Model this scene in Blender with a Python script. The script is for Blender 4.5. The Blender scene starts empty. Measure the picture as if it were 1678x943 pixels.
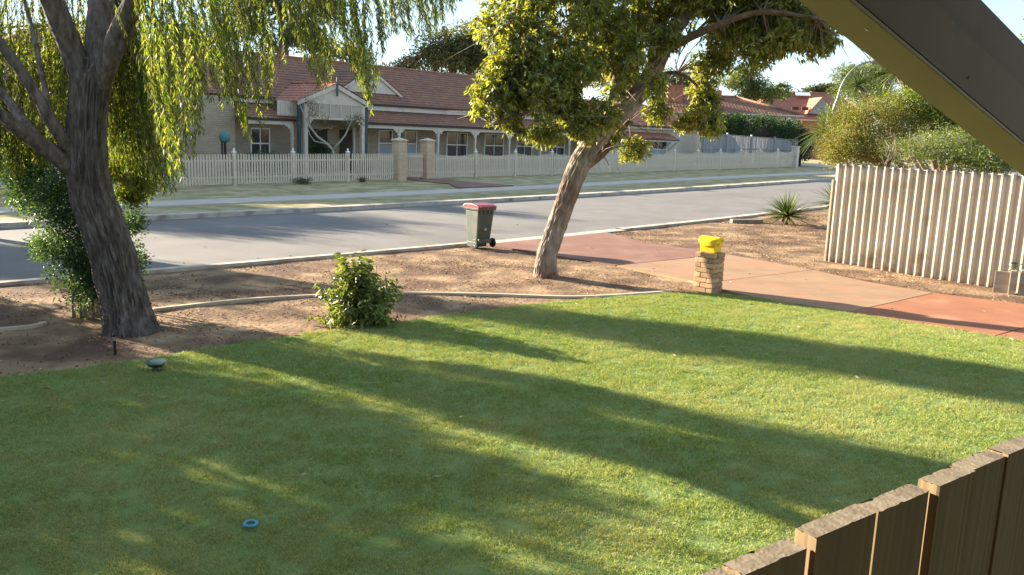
import bpy, bmesh, math, random
import numpy as np
from mathutils import Vector, noise, Matrix
random.seed(7); rng = np.random.default_rng(7)
S = bpy.context.scene; C = S.collection
R = math.radians

# ------------------------------------------------------------------ camera
FPX, YH, ROLL, CAMH = 1380., 208., R(1.8), 2.6
PIT = math.atan((471.5-YH)/FPX*math.cos(ROLL))
cf = np.array([0, math.cos(PIT), -math.sin(PIT)]); r0 = np.array([1., 0, 0]); u0 = np.cross(r0, cf)
cr = r0*math.cos(ROLL)+u0*math.sin(ROLL); cu = -r0*math.sin(ROLL)+u0*math.cos(ROLL)
CP = np.array([0, 0, CAMH])
cd = bpy.data.cameras.new('camera'); cam = bpy.data.objects.new('camera', cd); C.objects.link(cam)
M = Matrix.Identity(4)
for i in range(3):
    M[i][0] = cr[i]; M[i][1] = cu[i]; M[i][2] = -cf[i]; M[i][3] = CP[i]
cam.matrix_world = M
cd.sensor_width = 36; cd.lens = 36*FPX/1678; cd.clip_end = 3000; cd.clip_start = .02
S.camera = cam
# ------------------------------------------------------------------ light
SUN_EL, SUN_AZ = R(15.8), R(-61.8)            # azimuth from +Y, negative to the left
sund = Vector((math.sin(SUN_AZ)*math.cos(SUN_EL), math.cos(SUN_AZ)*math.cos(SUN_EL), math.sin(SUN_EL)))
sl = bpy.data.lights.new('sun', 'SUN'); sl.energy = 5.0; sl.angle = R(.6); sl.color = (1, .86, .66)
so = bpy.data.objects.new('sun', sl); C.objects.link(so)
so.rotation_euler = sund.to_track_quat('Z', 'Y').to_euler()
W = bpy.data.worlds.new('World'); S.world = W; W.use_nodes = True
nt = W.node_tree; nt.nodes.clear()
sky = nt.nodes.new('ShaderNodeTexSky'); sky.sky_type = 'NISHITA'; sky.sun_disc = False
sky.sun_elevation = SUN_EL; sky.sun_rotation = SUN_AZ; sky.air_density = 1.0; sky.dust_density = .1; sky.ozone_density = 2.4
tc = nt.nodes.new('ShaderNodeTexCoord'); mp = nt.nodes.new('ShaderNodeMapping'); mp.inputs['Scale'].default_value = (1.2, 1.2, 5)
nz = nt.nodes.new('ShaderNodeTexNoise'); nz.inputs['Scale'].default_value = 2.6; nz.inputs['Detail'].default_value = 7; nz.inputs['Roughness'].default_value = .55
rp = nt.nodes.new('ShaderNodeValToRGB'); rp.color_ramp.elements[0].position = .48; rp.color_ramp.elements[1].position = .70
mx = nt.nodes.new('ShaderNodeMixRGB'); mx.inputs['Color2'].default_value = (1.95, 2.05, 2.25, 1)
mm = nt.nodes.new('ShaderNodeMath'); mm.operation = 'MULTIPLY'; mm.inputs[1].default_value = .75
bg = nt.nodes.new('ShaderNodeBackground'); bg.inputs['Strength'].default_value = .087; ow = nt.nodes.new('ShaderNodeOutputWorld')
L_ = nt.links.new
L_(tc.outputs['Generated'], mp.inputs['Vector']); L_(mp.outputs['Vector'], nz.inputs['Vector']); L_(nz.outputs['Fac'], rp.inputs['Fac'])
L_(rp.outputs['Color'], mm.inputs[0]); L_(mm.outputs[0], mx.inputs['Fac']); vl = nt.nodes.new('ShaderNodeMixRGB'); vl.inputs['Fac'].default_value = .62; vl.inputs['Color2'].default_value = (1.30, 1.72, 2.15, 1)
L_(sky.outputs['Color'], vl.inputs['Color1']); L_(vl.outputs['Color'], mx.inputs['Color1']); L_(mx.outputs['Color'], bg.inputs['Color']); L_(bg.outputs['Background'], ow.inputs['Surface'])
S.view_settings.view_transform = 'Standard'; S.view_settings.look = 'None'; S.view_settings.exposure = 2.45; S.view_settings.gamma = 1
S.cycles.max_bounces = 8; S.cycles.transparent_max_bounces = 8

# ------------------------------------------------------------------ place helpers
def ray(x, y): return cf*FPX+cr*(x-839)-cu*(y-471.5)
def G(x, y, z=0.):
    d = ray(x, y); return CP+d*((z-CAMH)/d[2])
def AT(x, y, Y):
    d = ray(x, y); return CP+d*(Y/d[1])
FA = np.array([-10.868, 32.625]); fd = math.radians(48.03)
ud = np.array([math.cos(fd), math.sin(fd)]); vd = np.array([-ud[1], ud[0]])
def U(u, v, z=0.): p = FA+ud*u+vd*v; return (p[0], p[1], z)     # street frame: u along the far fence, v away from the road
def PL(px, py, v):
    d = ray(px, py); o = FA+vd*v; t = ((o-CP[:2])@vd)/(d[:2]@vd); p = CP+d*t
    return float((p[:2]-FA)@ud), float(p[2])
def inpoly(P, poly):
    x, y = P[:, 0], P[:, 1]; ins = np.zeros(len(P), bool); n = len(poly)
    for i in range(n):
        x1, y1 = poly[i][:2]; x2, y2 = poly[(i+1) % n][:2]
        c = ((y1 > y) != (y2 > y)) & (x < (x2-x1)*(y-y1)/((y2-y1) or 1e-9)+x1); ins ^= c
    return ins

# ------------------------------------------------------------------ object helpers
def tag(o, label=None, cat=None, group=None, kind=None):
    if label: o['label'] = label
    if cat: o['category'] = cat
    if group: o['group'] = group
    if kind: o['kind'] = kind
    return o
def empty(name, loc, rz=0, label=None, cat=None, group=None):
    o = bpy.data.objects.new(name, None); C.objects.link(o); o.location = loc; o.rotation_euler = (0, 0, rz); o.empty_display_size = .2
    return tag(o, label, cat, group)
def link(name, me, mat, parent=None, loc=None, rz=0):
    o = bpy.data.objects.new(name, me); C.objects.link(o)
    if mat and not me.materials: me.materials.append(mat)
    if parent: o.parent = parent
    if loc is not None: o.location = loc
    if rz: o.rotation_euler = (0, 0, rz)
    return o
def mesh(name, v, f, mat=None, parent=None, smooth=False, loc=None, rz=0):
    me = bpy.data.meshes.new(name); me.from_pydata([tuple(map(float, p)) for p in v], [], f); me.update()
    if smooth: me.polygons.foreach_set('use_smooth', [True]*len(me.polygons))
    return link(name, me, mat, parent, loc, rz)
class MB:
    def __init__(s): s.v = []; s.f = []
    def add(s, v, f):
        n = len(s.v); s.v += [tuple(p) for p in v]; s.f += [tuple(i+n for i in q) for q in f]
    def box(s, x0, x1, y0, y1, z0, z1):
        s.add([(x0, y0, z0), (x1, y0, z0), (x1, y1, z0), (x0, y1, z0), (x0, y0, z1), (x1, y0, z1), (x1, y1, z1), (x0, y1, z1)],
              [(0, 3, 2, 1), (4, 5, 6, 7), (0, 1, 5, 4), (1, 2, 6, 5), (2, 3, 7, 6), (3, 0, 4, 7)])
    def prism(s, poly, a, b, f):
        "polygon (p,q) swept from a to b; f(p,q,t)->xyz"
        n = len(poly); v = [f(p, q, a) for p, q in poly]+[f(p, q, b) for p, q in poly]
        s.add(v, [tuple(range(n))[::-1], tuple(range(n, 2*n))]+[(i, (i+1) % n, n+(i+1) % n, n+i) for i in range(n)])
    def tube(s, pts, rad, n=8, cap=True):
        pts = [Vector(p) for p in pts]; m = len(pts); ring = []
        if not hasattr(rad, '__len__'): rad = [rad]*m
        up = Vector((.13, .21, .97)); b = len(s.v)
        for i, p in enumerate(pts):
            t = (pts[min(i+1, m-1)]-pts[max(i-1, 0)]).normalized()
            a = t.cross(up); a = a.normalized() if a.length > 1e-3 else Vector((1, 0, 0)); c = t.cross(a)
            up = c*-1 if False else up
            for k in range(n):
                w = 2*math.pi*k/n; s.v.append(tuple(p+(a*math.cos(w)+c*math.sin(w))*rad[i]))
        for i in range(m-1):
            for k in range(n): s.f.append((b+i*n+k, b+i*n+(k+1) % n, b+(i+1)*n+(k+1) % n, b+(i+1)*n+k))
        if cap: s.f.append(tuple(b+k for k in range(n))[::-1]); s.f.append(tuple(b+(m-1)*n+k for k in range(n)))
    def build(s, name, mat, parent=None, smooth=False, bevel=0, loc=None, rz=0):
        o = mesh(name, s.v, s.f, mat, parent, smooth, loc, rz)
        if bevel:
            bm = bmesh.new(); bm.from_mesh(o.data); bmesh.ops.bevel(bm, geom=bm.edges[:], offset=bevel, segments=2, affect='EDGES', profile=.6, clamp_overlap=True)
            bm.to_mesh(o.data); bm.free()
        return o
def box(name, x0, x1, y0, y1, z0, z1, mat, parent=None, bevel=0, loc=None, rz=0):
    m = MB(); m.box(x0, x1, y0, y1, z0, z1); return m.build(name, mat, parent, False, bevel, loc, rz)
def fastmesh(name, V, F, mat, parent=None, smooth=False):
    "V (n,3), F (m,k) numpy"
    me = bpy.data.meshes.new(name); k = F.shape[1]
    me.vertices.add(len(V)); me.vertices.foreach_set('co', V.astype(np.float32).ravel())
    me.loops.add(F.size); me.loops.foreach_set('vertex_index', F.astype(np.int32).ravel())
    me.polygons.add(len(F)); me.polygons.foreach_set('loop_start', np.arange(len(F), dtype=np.int32)*k)
    me.update(calc_edges=True); me.validate()
    if smooth: me.polygons.foreach_set('use_smooth', [True]*len(me.polygons))
    return link(name, me, mat, parent)

# ------------------------------------------------------------------ materials
def nodes(name):
    m = bpy.data.materials.new(name); m.use_nodes = True; t = m.node_tree; t.nodes.clear()
    o = t.nodes.new('ShaderNodeOutputMaterial'); b = t.nodes.new('ShaderNodeBsdfPrincipled'); t.links.new(b.outputs[0], o.inputs[0])
    return m, t, b, o
def ramp(t, stops):
    r = t.nodes.new('ShaderNodeValToRGB'); e = r.color_ramp.elements
    e[0].position, e[0].color = stops[0][0], (*stops[0][1], 1); e[1].position, e[1].color = stops[-1][0], (*stops[-1][1], 1)
    for p, c in stops[1:-1]: k = e.new(p); k.color = (*c, 1)
    return r
def pm(name, stops, scale=5, rough=.8, bump=0, bscale=60, detail=6, stretch=(1, 1, 1), spec=.3, coord='Object', dirt=None, metal=0, bstretch=None):
    "principled with noise driven colour stops; optional second dirt layer (colour, scale, lo, hi)"
    if len(stops) == 3 and not hasattr(stops[0], '__len__'): stops = [(0.3, stops), (.7, tuple(c*.82 for c in stops))]
    m, t, b, o = nodes(name); n = t.nodes; l = t.links.new
    c = n.new('ShaderNodeTexCoord'); mp = n.new('ShaderNodeMapping'); mp.inputs['Scale'].default_value = stretch; l(c.outputs[coord], mp.inputs[0])
    z = n.new('ShaderNodeTexNoise'); z.inputs['Scale'].default_value = scale; z.inputs['Detail'].default_value = detail; z.inputs['Roughness'].default_value = .6
    l(mp.outputs[0], z.inputs['Vector']); r = ramp(t, stops); l(z.outputs['Fac'], r.inputs[0]); col = r.outputs[0]
    if dirt:
        z2 = n.new('ShaderNodeTexNoise'); z2.inputs['Scale'].default_value = dirt[1]; z2.inputs['Detail'].default_value = 4; l(c.outputs[coord], z2.inputs['Vector'])
        r2 = ramp(t, [(dirt[2], (0, 0, 0)), (dirt[3], (1, 1, 1))]); l(z2.outputs['Fac'], r2.inputs[0])
        q = n.new('ShaderNodeMixRGB'); l(r2.outputs[0], q.inputs[0]); l(col, q.inputs[1]); q.inputs[2].default_value = (*dirt[0], 1); col = q.outputs[0]
    l(col, b.inputs['Base Color']); b.inputs['Roughness'].default_value = rough; b.inputs['Specular IOR Level'].default_value = spec; b.inputs['Metallic'].default_value = metal
    if bump:
        z3 = n.new('ShaderNodeTexNoise'); z3.inputs['Scale'].default_value = bscale; z3.inputs['Detail'].default_value = 5
        mp3 = n.new('ShaderNodeMapping'); mp3.inputs['Scale'].default_value = bstretch or stretch; l(c.outputs[coord], mp3.inputs[0]); l(mp3.outputs[0], z3.inputs['Vector'])
        bp = n.new('ShaderNodeBump'); bp.inputs['Strength'].default_value = min(1, bump*20); bp.inputs['Distance'].default_value = bump; l(z3.outputs['Fac'], bp.inputs['Height']); l(bp.outputs[0], b.inputs['Normal'])
    return m
def leafmat(name, stops, trans=.45, rough=.5, tcol=None, spec=.35):
    m, t, b, o = nodes(name); n = t.nodes; l = t.links.new
    g = n.new('ShaderNodeNewGeometry'); r = ramp(t, stops); l(g.outputs['Random Per Island'], r.inputs[0])
    z = n.new('ShaderNodeTexNoise'); z.inputs['Scale'].default_value = 1.3; c = n.new('ShaderNodeTexCoord'); l(c.outputs['Object'], z.inputs['Vector'])
    hs = n.new('ShaderNodeHueSaturation'); mr = n.new('ShaderNodeMapRange'); mr.inputs[3].default_value = .7; mr.inputs[4].default_value = 1.35; mr.inputs[1].default_value = .3; mr.inputs[2].default_value = .7
    l(z.outputs['Fac'], mr.inputs[0]); l(mr.outputs[0], hs.inputs['Value']); l(r.outputs[0], hs.inputs['Color'])
    l(hs.outputs[0], b.inputs['Base Color']); b.inputs['Roughness'].default_value = rough; b.inputs['Specular IOR Level'].default_value = spec
    tr = n.new('ShaderNodeBsdfTranslucent'); q = n.new('ShaderNodeMixRGB'); q.blend_type = 'MULTIPLY'; q.inputs[0].default_value = 1; q.inputs[2].default_value = (*(tcol or (1.6, 1.5, .5)), 1)
    l(hs.outputs[0], q.inputs[1]); l(q.outputs[0], tr.inputs[0])
    mxs = n.new('ShaderNodeMixShader'); mxs.inputs[0].default_value = trans; l(b.outputs[0], mxs.inputs[1]); l(tr.outputs[0], mxs.inputs[2]); l(mxs.outputs[0], o.inputs[0])
    return m
def brickmat(name, c1, c2, mortar, bw=.24, bh=.086, flip=False):
    m, t, b, o = nodes(name); n = t.nodes; l = t.links.new
    c = n.new('ShaderNodeTexCoord'); s = n.new('ShaderNodeSeparateXYZ'); l(c.outputs['Object'], s.inputs[0])
    a = n.new('ShaderNodeMath'); a.operation = 'ADD'; l(s.outputs[0], a.inputs[0]); l(s.outputs[1], a.inputs[1])
    cc = n.new('ShaderNodeCombineXYZ'); l(a.outputs[0], cc.inputs[0]); l(s.outputs[2], cc.inputs[1])
    k = n.new('ShaderNodeTexBrick'); k.inputs['Scale'].default_value = 1; k.inputs['Brick Width'].default_value = bw; k.inputs['Row Height'].default_value = bh; k.inputs['Mortar Size'].default_value = .009
    k.inputs['Color1'].default_value = (*c1, 1); k.inputs['Color2'].default_value = (*c2, 1); k.inputs['Mortar'].default_value = (*mortar, 1); l(cc.outputs[0], k.inputs[0])
    z = n.new('ShaderNodeTexNoise'); z.inputs['Scale'].default_value = 1.5; z.inputs['Detail'].default_value = 5; l(c.outputs['Object'], z.inputs['Vector'])
    hs = n.new('ShaderNodeHueSaturation'); mr = n.new('ShaderNodeMapRange'); mr.inputs[3].default_value = .8; mr.inputs[4].default_value = 1.2; l(z.outputs['Fac'], mr.inputs[0]); l(mr.outputs[0], hs.inputs['Value']); l(k.outputs[0], hs.inputs['Color'])
    l(hs.outputs[0], b.inputs['Base Color']); b.inputs['Roughness'].default_value = .85
    bp = n.new('ShaderNodeBump'); bp.inputs['Distance'].default_value = .01; bp.invert = True; l(k.outputs['Fac'], bp.inputs['Height']); l(bp.outputs[0], b.inputs['Normal'])
    return m
m_asphalt = pm('asphalt', [(.25, (.14, .13, .122)), (.75, (.19, .175, .162))], 1.2, .82, .004, 180, dirt=((.13, .12, .112), .35, .5, .7), spec=.35)
m_concrete = pm('concrete', [(.3, (.40, .35, .29)), (.7, (.50, .45, .38))], 3, .9, .003, 90, dirt=((.2, .16, .125), 2.5, .5, .75))
m_edge = pm('edging_concrete', [(.3, (.44, .36, .26)), (.7, (.56, .47, .36))], 3, .9)
m_path = pm('path_concrete', [(.3, (.43, .38, .32)), (.7, (.52, .46, .39))], 2, .85, .003, 90)
m_dirt = pm('garden_dirt', [(.22, (.07, .045, .03)), (.42, (.18, .118, .072)), (.58, (.32, .215, .13)), (.8, (.44, .31, .195))], 1.5, .95, .03, 14, detail=12, dirt=((.13, .08, .055), .9, .47, .62), spec=.1)
m_verge = pm('dry_verge_grass', [(.3, (.19, .19, .09)), (.48, (.33, .29, .155)), (.66, (.50, .41, .25))], 1.1, .95, .03, 60, detail=10, spec=.1)
m_turf = pm('turf_soil', [(.3, (.12, .18, .05)), (.7, (.20, .25, .09))], 3, .95, .02, 80, spec=.1)
m_apron = pm('red_brown_concrete', [(.3, (.17, .082, .06)), (.7, (.23, .115, .084))], 2, .8, .003, 70, dirt=((.29, .165, .12), .9, .5, .75))
m_tan = pm('faded_tan_concrete', [(.3, (.24, .145, .085)), (.7, (.32, .21, .125))], 1.3, .85, .003, 70, dirt=((.36, .17, .10), 1.1, .5, .75), stretch=(1, 1.6, 1))
m_terra = pm('terracotta_concrete', [(.3, (.26, .105, .055)), (.7, (.33, .14, .075))], 1.6, .8, .003, 70, dirt=((.46, .26, .17), .8, .55, .8))
m_cream = pm('cream_paint', [(.3, (.52, .46, .38)), (.7, (.60, .53, .45))], 3, .6, dirt=((.38, .33, .27), 2.2, .55, .8))
m_white = pm('white_paint', [(.3, (.74, .73, .70)), (.7, (.80, .79, .76))], 4, .5)
m_picket = pm('picket_paint', [(.3, (.54, .46, .36)), (.7, (.63, .54, .43))], 2.5, .6, dirt=((.40, .34, .26), 3, .5, .8))
m_teal = pm('dark_teal_paint', (.045, .075, .08), 4, .5)
m_gut = pm('dark_gutter', (.035, .022, .022), 4, .5)
m_tile = pm('terracotta_tile', [(.25, (.17, .080, .048)), (.5, (.235, .112, .068)), (.75, (.32, .17, .11))], 3.2, .75, .004, 40, detail=9, dirt=((.15, .085, .07), .5, .5, .75))
m_tile2 = pm('orange_red_tile', [(.25, (.27, .10, .065)), (.5, (.35, .14, .09)), (.75, (.43, .21, .14))], 3.2, .75, .004, 40, detail=9)
m_brick = brickmat('pale_brick_wall', (.36, .28, .195), (.44, .35, .25), (.28, .235, .185))
m_brickp = brickmat('apricot_brick', (.52, .36, .23), (.60, .43, .29), (.46, .38, .29))
m_brico = brickmat('orange_brick', (.50, .20, .09), (.42, .16, .08), (.4, .28, .2))
m_render = pm('cream_render', [(.3, (.50, .45, .37)), (.7, (.56, .51, .43))], 1.5, .9)
m_glass = pm('window_glass', (.03, .035, .045), 2, .08, spec=.8)
m_curt = pm('pale_curtain', (.55, .58, .60), 6, .9)
m_soft = pm('dark_timber', (.07, .045, .035), 5, .7)
m_greyw = pm('weathered_grey_paling', [(.3, (.20, .20, .21)), (.7, (.33, .33, .33))], 3, .9, .004, 30, stretch=(1, 1, .15))
m_bark = pm('willow_bark', [(.28, (.045, .037, .032)), (.5, (.125, .104, .09)), (.72, (.24, .205, .18))], 16, .95, .03, 18, stretch=(1, 1, .24), detail=8, spec=.1)
m_bark2 = pm('gum_bark', [(.28, (.105, .085, .072)), (.5, (.24, .20, .168)), (.72, (.38, .335, .29))], 12, .92, .03, 18, stretch=(1, 1, .4), detail=9, dirt=((.15, .075, .045), 1.8, .48, .66), spec=.15)
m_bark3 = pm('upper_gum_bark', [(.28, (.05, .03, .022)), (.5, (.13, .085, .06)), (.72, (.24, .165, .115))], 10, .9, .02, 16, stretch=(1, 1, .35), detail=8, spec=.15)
m_twig = pm('twig', (.11, .075, .045), 6, .9)
m_pale = pm('pale_stem', [(.3, (.30, .27, .22)), (.7, (.42, .39, .33))], 6, .9, .004, 40)
m_yellow = pm('yellow_plastic', (.78, .50, .01), 3, .38, spec=.5)
m_bin = pm('bin_green', [(.3, (.045, .062, .05)), (.7, (.06, .078, .062))], 4, .5, .001, 60, spec=.5, dirt=((.11, .105, .085), 4, .5, .75))
m_binlid = pm('bin_red', [(.3, (.28, .022, .026)), (.7, (.36, .05, .05))], 5, .35, spec=.6)
m_black = pm('black_rubber', (.018, .018, .02), 5, .6)
m_grey = pm('grey_plastic', (.22, .22, .20), 5, .6)
m_steel = pm('galvanised_steel', (.26, .29, .26), 6, .45, metal=.4)
m_corr = pm('weathered_cement_sheet', [(.25, (.31, .27, .22)), (.5, (.38, .335, .28)), (.75, (.46, .41, .345))], 1.4, .9, .004, 40, detail=9, stretch=(1, 1, .45), dirt=((.24, .19, .135), 1.6, .58, .76))
def stain(m, zlo, zhi, col, ztop=None):
    "real dirt splashed along the foot and dark lichen chips along the top edge of a sheet"
    t = m.node_tree; n = t.nodes; l = t.links.new; b = [q for q in n if q.type == 'BSDF_PRINCIPLED'][0]; src = b.inputs['Base Color'].links[0].from_socket
    c = n.new('ShaderNodeTexCoord'); sp = n.new('ShaderNodeSeparateXYZ'); l(c.outputs['Object'], sp.inputs[0]); z = n.new('ShaderNodeTexNoise'); z.inputs['Scale'].default_value = 9; z.inputs['Detail'].default_value = 6; l(c.outputs['Object'], z.inputs['Vector'])
    def band(a0, a1, k):
        mr = n.new('ShaderNodeMapRange'); mr.inputs[1].default_value = a0; mr.inputs[2].default_value = a1; l(sp.outputs[2], mr.inputs[0]); mu = n.new('ShaderNodeMath'); mu.operation = 'MULTIPLY'; mu.use_clamp = True; mm_ = n.new('ShaderNodeMapRange'); mm_.inputs[1].default_value = .42; mm_.inputs[2].default_value = .62; l(z.outputs['Fac'], mm_.inputs[0]); l(mr.outputs[0], mu.inputs[0]); l(mm_.outputs[0], mu.inputs[1]); return mu.outputs[0]
    for f, cc in ((band(zhi, zlo, 1), col), (band(ztop-.12, ztop, 1), (.10, .085, .065))):
        q = n.new('ShaderNodeMixRGB'); l(f, q.inputs[0]); l(src, q.inputs[1]); q.inputs[2].default_value = (*cc, 1); src = q.outputs[0]
    l(src, b.inputs['Base Color'])
stain(m_corr, .0, .35, (.26, .18, .12), 2.05)
m_plank = pm('treated_pine', [(.25, (.19, .135, .075)), (.5, (.23, .165, .092)), (.75, (.27, .195, .11))], 5, .85, .002, 30, stretch=(1, 1, .12), bstretch=(1, 1, .2))
m_endg = pm('sawn_end_grain', [(.3, (.17, .14, .10)), (.5, (.23, .19, .14)), (.7, (.29, .25, .19))], 42, .95, .0018, 80, detail=7, stretch=(1, .3, 1), bstretch=(1, .2, 1), dirt=((.13, .11, .085), 14, .5, .72))
m_beam = pm('painted_beam', [(.3, (.26, .235, .15)), (.7, (.32, .29, .19))], 3, .55, .002, 20)
m_dbeam = pm('shaded_beam_face', [(.3, (.12, .085, .05)), (.7, (.17, .125, .078))], 2.5, .6, .002, 12, stretch=(1, 1, 1), dirt=((.10, .075, .05), 5, .6, .8))  # near side of the beam: its shade is put into this darker colour
m_log = pm('grey_sleeper', [(.3, (.20, .16, .12)), (.7, (.34, .29, .23))], 8, .9, .006, 40, stretch=(.2, 1, 1))
m_green = pm('dark_green_plastic', (.02, .055, .04), 4, .35, spec=.6)
m_blue = pm('blue_plastic', (.05, .27, .38), 4, .4, spec=.5)
m_aqua = pm('aqua_paint', (.07, .22, .22), 4, .5)
l_willow = leafmat('willow_leaf', [(0, (.045, .07, .022)), (.5, (.10, .135, .035)), (.88, (.20, .22, .055)), (1, (.28, .20, .08))], .5, tcol=(1.8, 1.85, .45))
l_gum = leafmat('gum_leaf', [(0, (.08, .11, .032)), (.5, (.17, .20, .055)), (.9, (.30, .31, .08)), (1, (.30, .17, .08))], .48, .42, tcol=(1.8, 1.7, .4), spec=.6)
l_bush = leafmat('bush_leaf', [(0, (.03, .07, .035)), (.6, (.06, .125, .055)), (1, (.12, .18, .06))], .35)
l_lime = leafmat('lime_leaf', [(0, (.06, .10, .02)), (.6, (.12, .17, .035)), (1, (.22, .25, .06))], .42, tcol=(1.7, 1.6, .4))
l_shrub = leafmat('shrub_leaf', [(0, (.06, .10, .028)), (.6, (.13, .17, .05)), (1, (.25, .27, .09))], .4, .42, spec=.5)
l_olive = leafmat('olive_leaf', [(0, (.05, .065, .03)), (.6, (.10, .115, .05)), (1, (.17, .17, .08))], .35)
l_dark = leafmat('dark_leaf', [(0, (.04, .055, .035)), (.6, (.07, .09, .05)), (1, (.12, .14, .07))], .25)
l_hedge = leafmat('hedge_leaf', [(0, (.018, .045, .018)), (.6, (.035, .075, .028)), (1, (.07, .11, .04))], .3)
l_gold = leafmat('golden_leaf', [(0, (.08, .12, .03)), (.45, (.15, .17, .04)), (.8, (.25, .17, .05)), (1, (.14, .18, .04))], .35, tcol=(1.4, 1.3, .4))
l_sword = leafmat('sword_leaf', [(0, (.05, .09, .04)), (.6, (.10, .14, .06)), (1, (.20, .20, .09))], .3, .45)
l_pale = leafmat('pale_green_leaf', [(0, (.06, .09, .035)), (.6, (.11, .15, .05)), (1, (.20, .23, .08))], .4)
l_grass = leafmat('grass_blade', [(0, (.065, .115, .022)), (.5, (.115, .165, .032)), (.85, (.19, .21, .055)), (1, (.42, .36, .17))], .45, .6, tcol=(1.7, 1.7, .5), spec=.2)
l_dry = leafmat('dry_leaf', [(0, (.14, .08, .045)), (.5, (.30, .19, .11)), (1, (.58, .45, .32))], .1, .8, tcol=(1, 1, 1))

# ------------------------------------------------------------------ ground, road, verge
def interp(tab, u):
    xs = [a for a, _ in tab]; ys = [b for _, b in tab]; return np.interp(u, xs, ys)
def smooth(tab):
    us = np.linspace(tab[0][0], tab[-1][0], 400); v = interp(tab, us); k = np.ones(25)/25
    vv = np.convolve(np.pad(v, 12, 'edge'), k, 'valid'); return list(zip(us, vv))
vN = smooth([(-70, -10.5), (-30, -13.6), (-13, -15.7), (-4.3, -16.8), (3, -17.2), (9.3, -17.35), (60, -17.2), (120, -17)])
vF = smooth([(-70, -5.6), (-30, -7.2), (-10.6, -8.6), (0, -9.4), (15, -9.9), (35, -9.5), (120, -9.5)])
vP1 = smooth([(-70, -3.5), (-30, -4.8), (-10, -6.1), (0, -6.7), (10, -6.8), (25, -6.3), (120, -6.3)])
vP2 = smooth([(-70, -2.2), (-30, -3.4), (-10, -4.7), (0, -5.3), (12, -5.5), (25, -5.0), (120, -4.9)])
us = np.linspace(-70, 120, 191)
def ribbon(name, fa, fb, z, mat, label=None, th=.0, kind='structure', uu=us, rows=1, amp=0, cat=None, parent=None):
    v = []; f = []; n = len(uu)
    for j in range(rows+1):
        for u in uu:
            a = fa(u); b = fb(u); p = U(u, a+(b-a)*j/rows, 0)
            zz = z+(noise.noise(Vector((p[0]*.9, p[1]*.9, 0)))*amp + noise.noise(Vector((p[0]*3.1, p[1]*3.1, 4)))*amp*.5 if amp else 0)
            v.append((p[0], p[1], zz))
    for j in range(rows):
        for i in range(n-1): f.append((j*n+i, j*n+i+1, (j+1)*n+i+1, (j+1)*n+i))
    if th:
        b = len(v)
        for i, u in enumerate(uu): v.append((v[i][0], v[i][1], z-th))
        for i in range(n-1): f.append((b+i, b+i+1, i+1, i))
        b = len(v); o = rows*n
        for i, u in enumerate(uu): v.append((v[o+i][0], v[o+i][1], z-th))
        for i in range(n-1): f.append((o+i, o+i+1, b+i+1, b+i))
    o = mesh(name, v, f, mat, parent, smooth=(amp > 0))
    if kind and not parent: o['kind'] = kind
    if label: o['label'] = label
    if cat: o['category'] = cat
    return o
g = mesh('ground', [(-900, -900, -.12), (900, -900, -.12), (900, 900, -.12), (-900, 900, -.12)], [(0, 1, 2, 3)], m_verge); tag(g, kind='structure')
g = ribbon('road', lambda u: interp(vN, u), lambda u: interp(vF, u), -.02, m_asphalt)
g = ribbon('verge', lambda u: interp(vF, u)+.35, lambda u: 2.5, .03, m_verge, rows=24, amp=.03, uu=np.linspace(-70, 120, 400))
ribbon('far_kerb', lambda u: interp(vF, u), lambda u: interp(vF, u)+.40, .10, m_concrete, th=.16)
ribbon('footpath', lambda u: interp(vP1, u), lambda u: interp(vP2, u), .075, m_path, th=.1)
UC0, UC1 = -3.3, 1.3       # driveway crossing along u on the near kerb
ribbon('near_kerb', lambda u: interp(vN, u)-.14, lambda u: interp(vN, u)+.02, .055, m_concrete, th=.12, uu=np.linspace(-70, UC0, 120))
ribbon('near_kerb', lambda u: interp(vN, u)-.22, lambda u: interp(vN, u)+.02, .055, m_concrete, th=.12, uu=np.linspace(UC1, 120, 140))
ribbon('near_kerb', lambda u: interp(vN, u)-.32, lambda u: interp(vN, u)+.03, .035, m_concrete, th=.1, uu=np.linspace(UC0, UC1, 20))
gu = np.concatenate([np.linspace(-70, -26, 20), np.linspace(-25.5, 16, 220), np.linspace(17, 120, 30)])
ribbon('garden_bed', lambda u: -60, lambda u: interp(vN, u)-.1, .0, m_dirt, uu=gu, rows=230, amp=.022)

lawn_edge = [(-14, 3.2), (-9, 5.7), (-5.01, 7.95), (-4.55, 8.21), (-3.87, 8.79), (-3.1, 9.51), (-2.13, 10.33), (-1.58, 10.77), (-.82, 11.31), (.2, 12.14), (1.54, 12.89), (2.91, 13.52), (3.5, 13.45), (4.0, 13.13), (4.77, 12.55), (6.8, 10.83), (10, 8.1), (16, 3.0)]
def refine(pts, step, jit):
    out = []
    for a, b in zip(pts[:-1], pts[1:]):
        n = max(1, int(math.dist(a, b)/step))
        for i in range(n): t = i/n; out.append((a[0]+(b[0]-a[0])*t+random.uniform(-jit, jit), a[1]+(b[1]-a[1])*t+random.uniform(-jit, jit)))
    return out+[pts[-1]]
lawn_poly = refine(lawn_edge[:12], .08, .025)+refine(lawn_edge[11:], .3, .008)+[(16, -8), (-14, -8)]
def slab(name, poly, z0, z1, mat, parent=None):
    n = len(poly); v = [(x, y, z0) for x, y in poly]+[(x, y, z1) for x, y in poly]
    f = [tuple(range(n, 2*n))]+[(i, (i+1) % n, n+(i+1) % n, n+i) for i in range(n)]
    o = mesh(name, v, f, mat, parent)
    bm = bmesh.new(); bm.from_mesh(o.data); bmesh.ops.recalc_face_normals(bm, faces=bm.faces); bmesh.ops.triangulate(bm, faces=[q for q in bm.faces if len(q.verts) > 4]); bm.to_mesh(o.data); bm.free()
    return o
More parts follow.
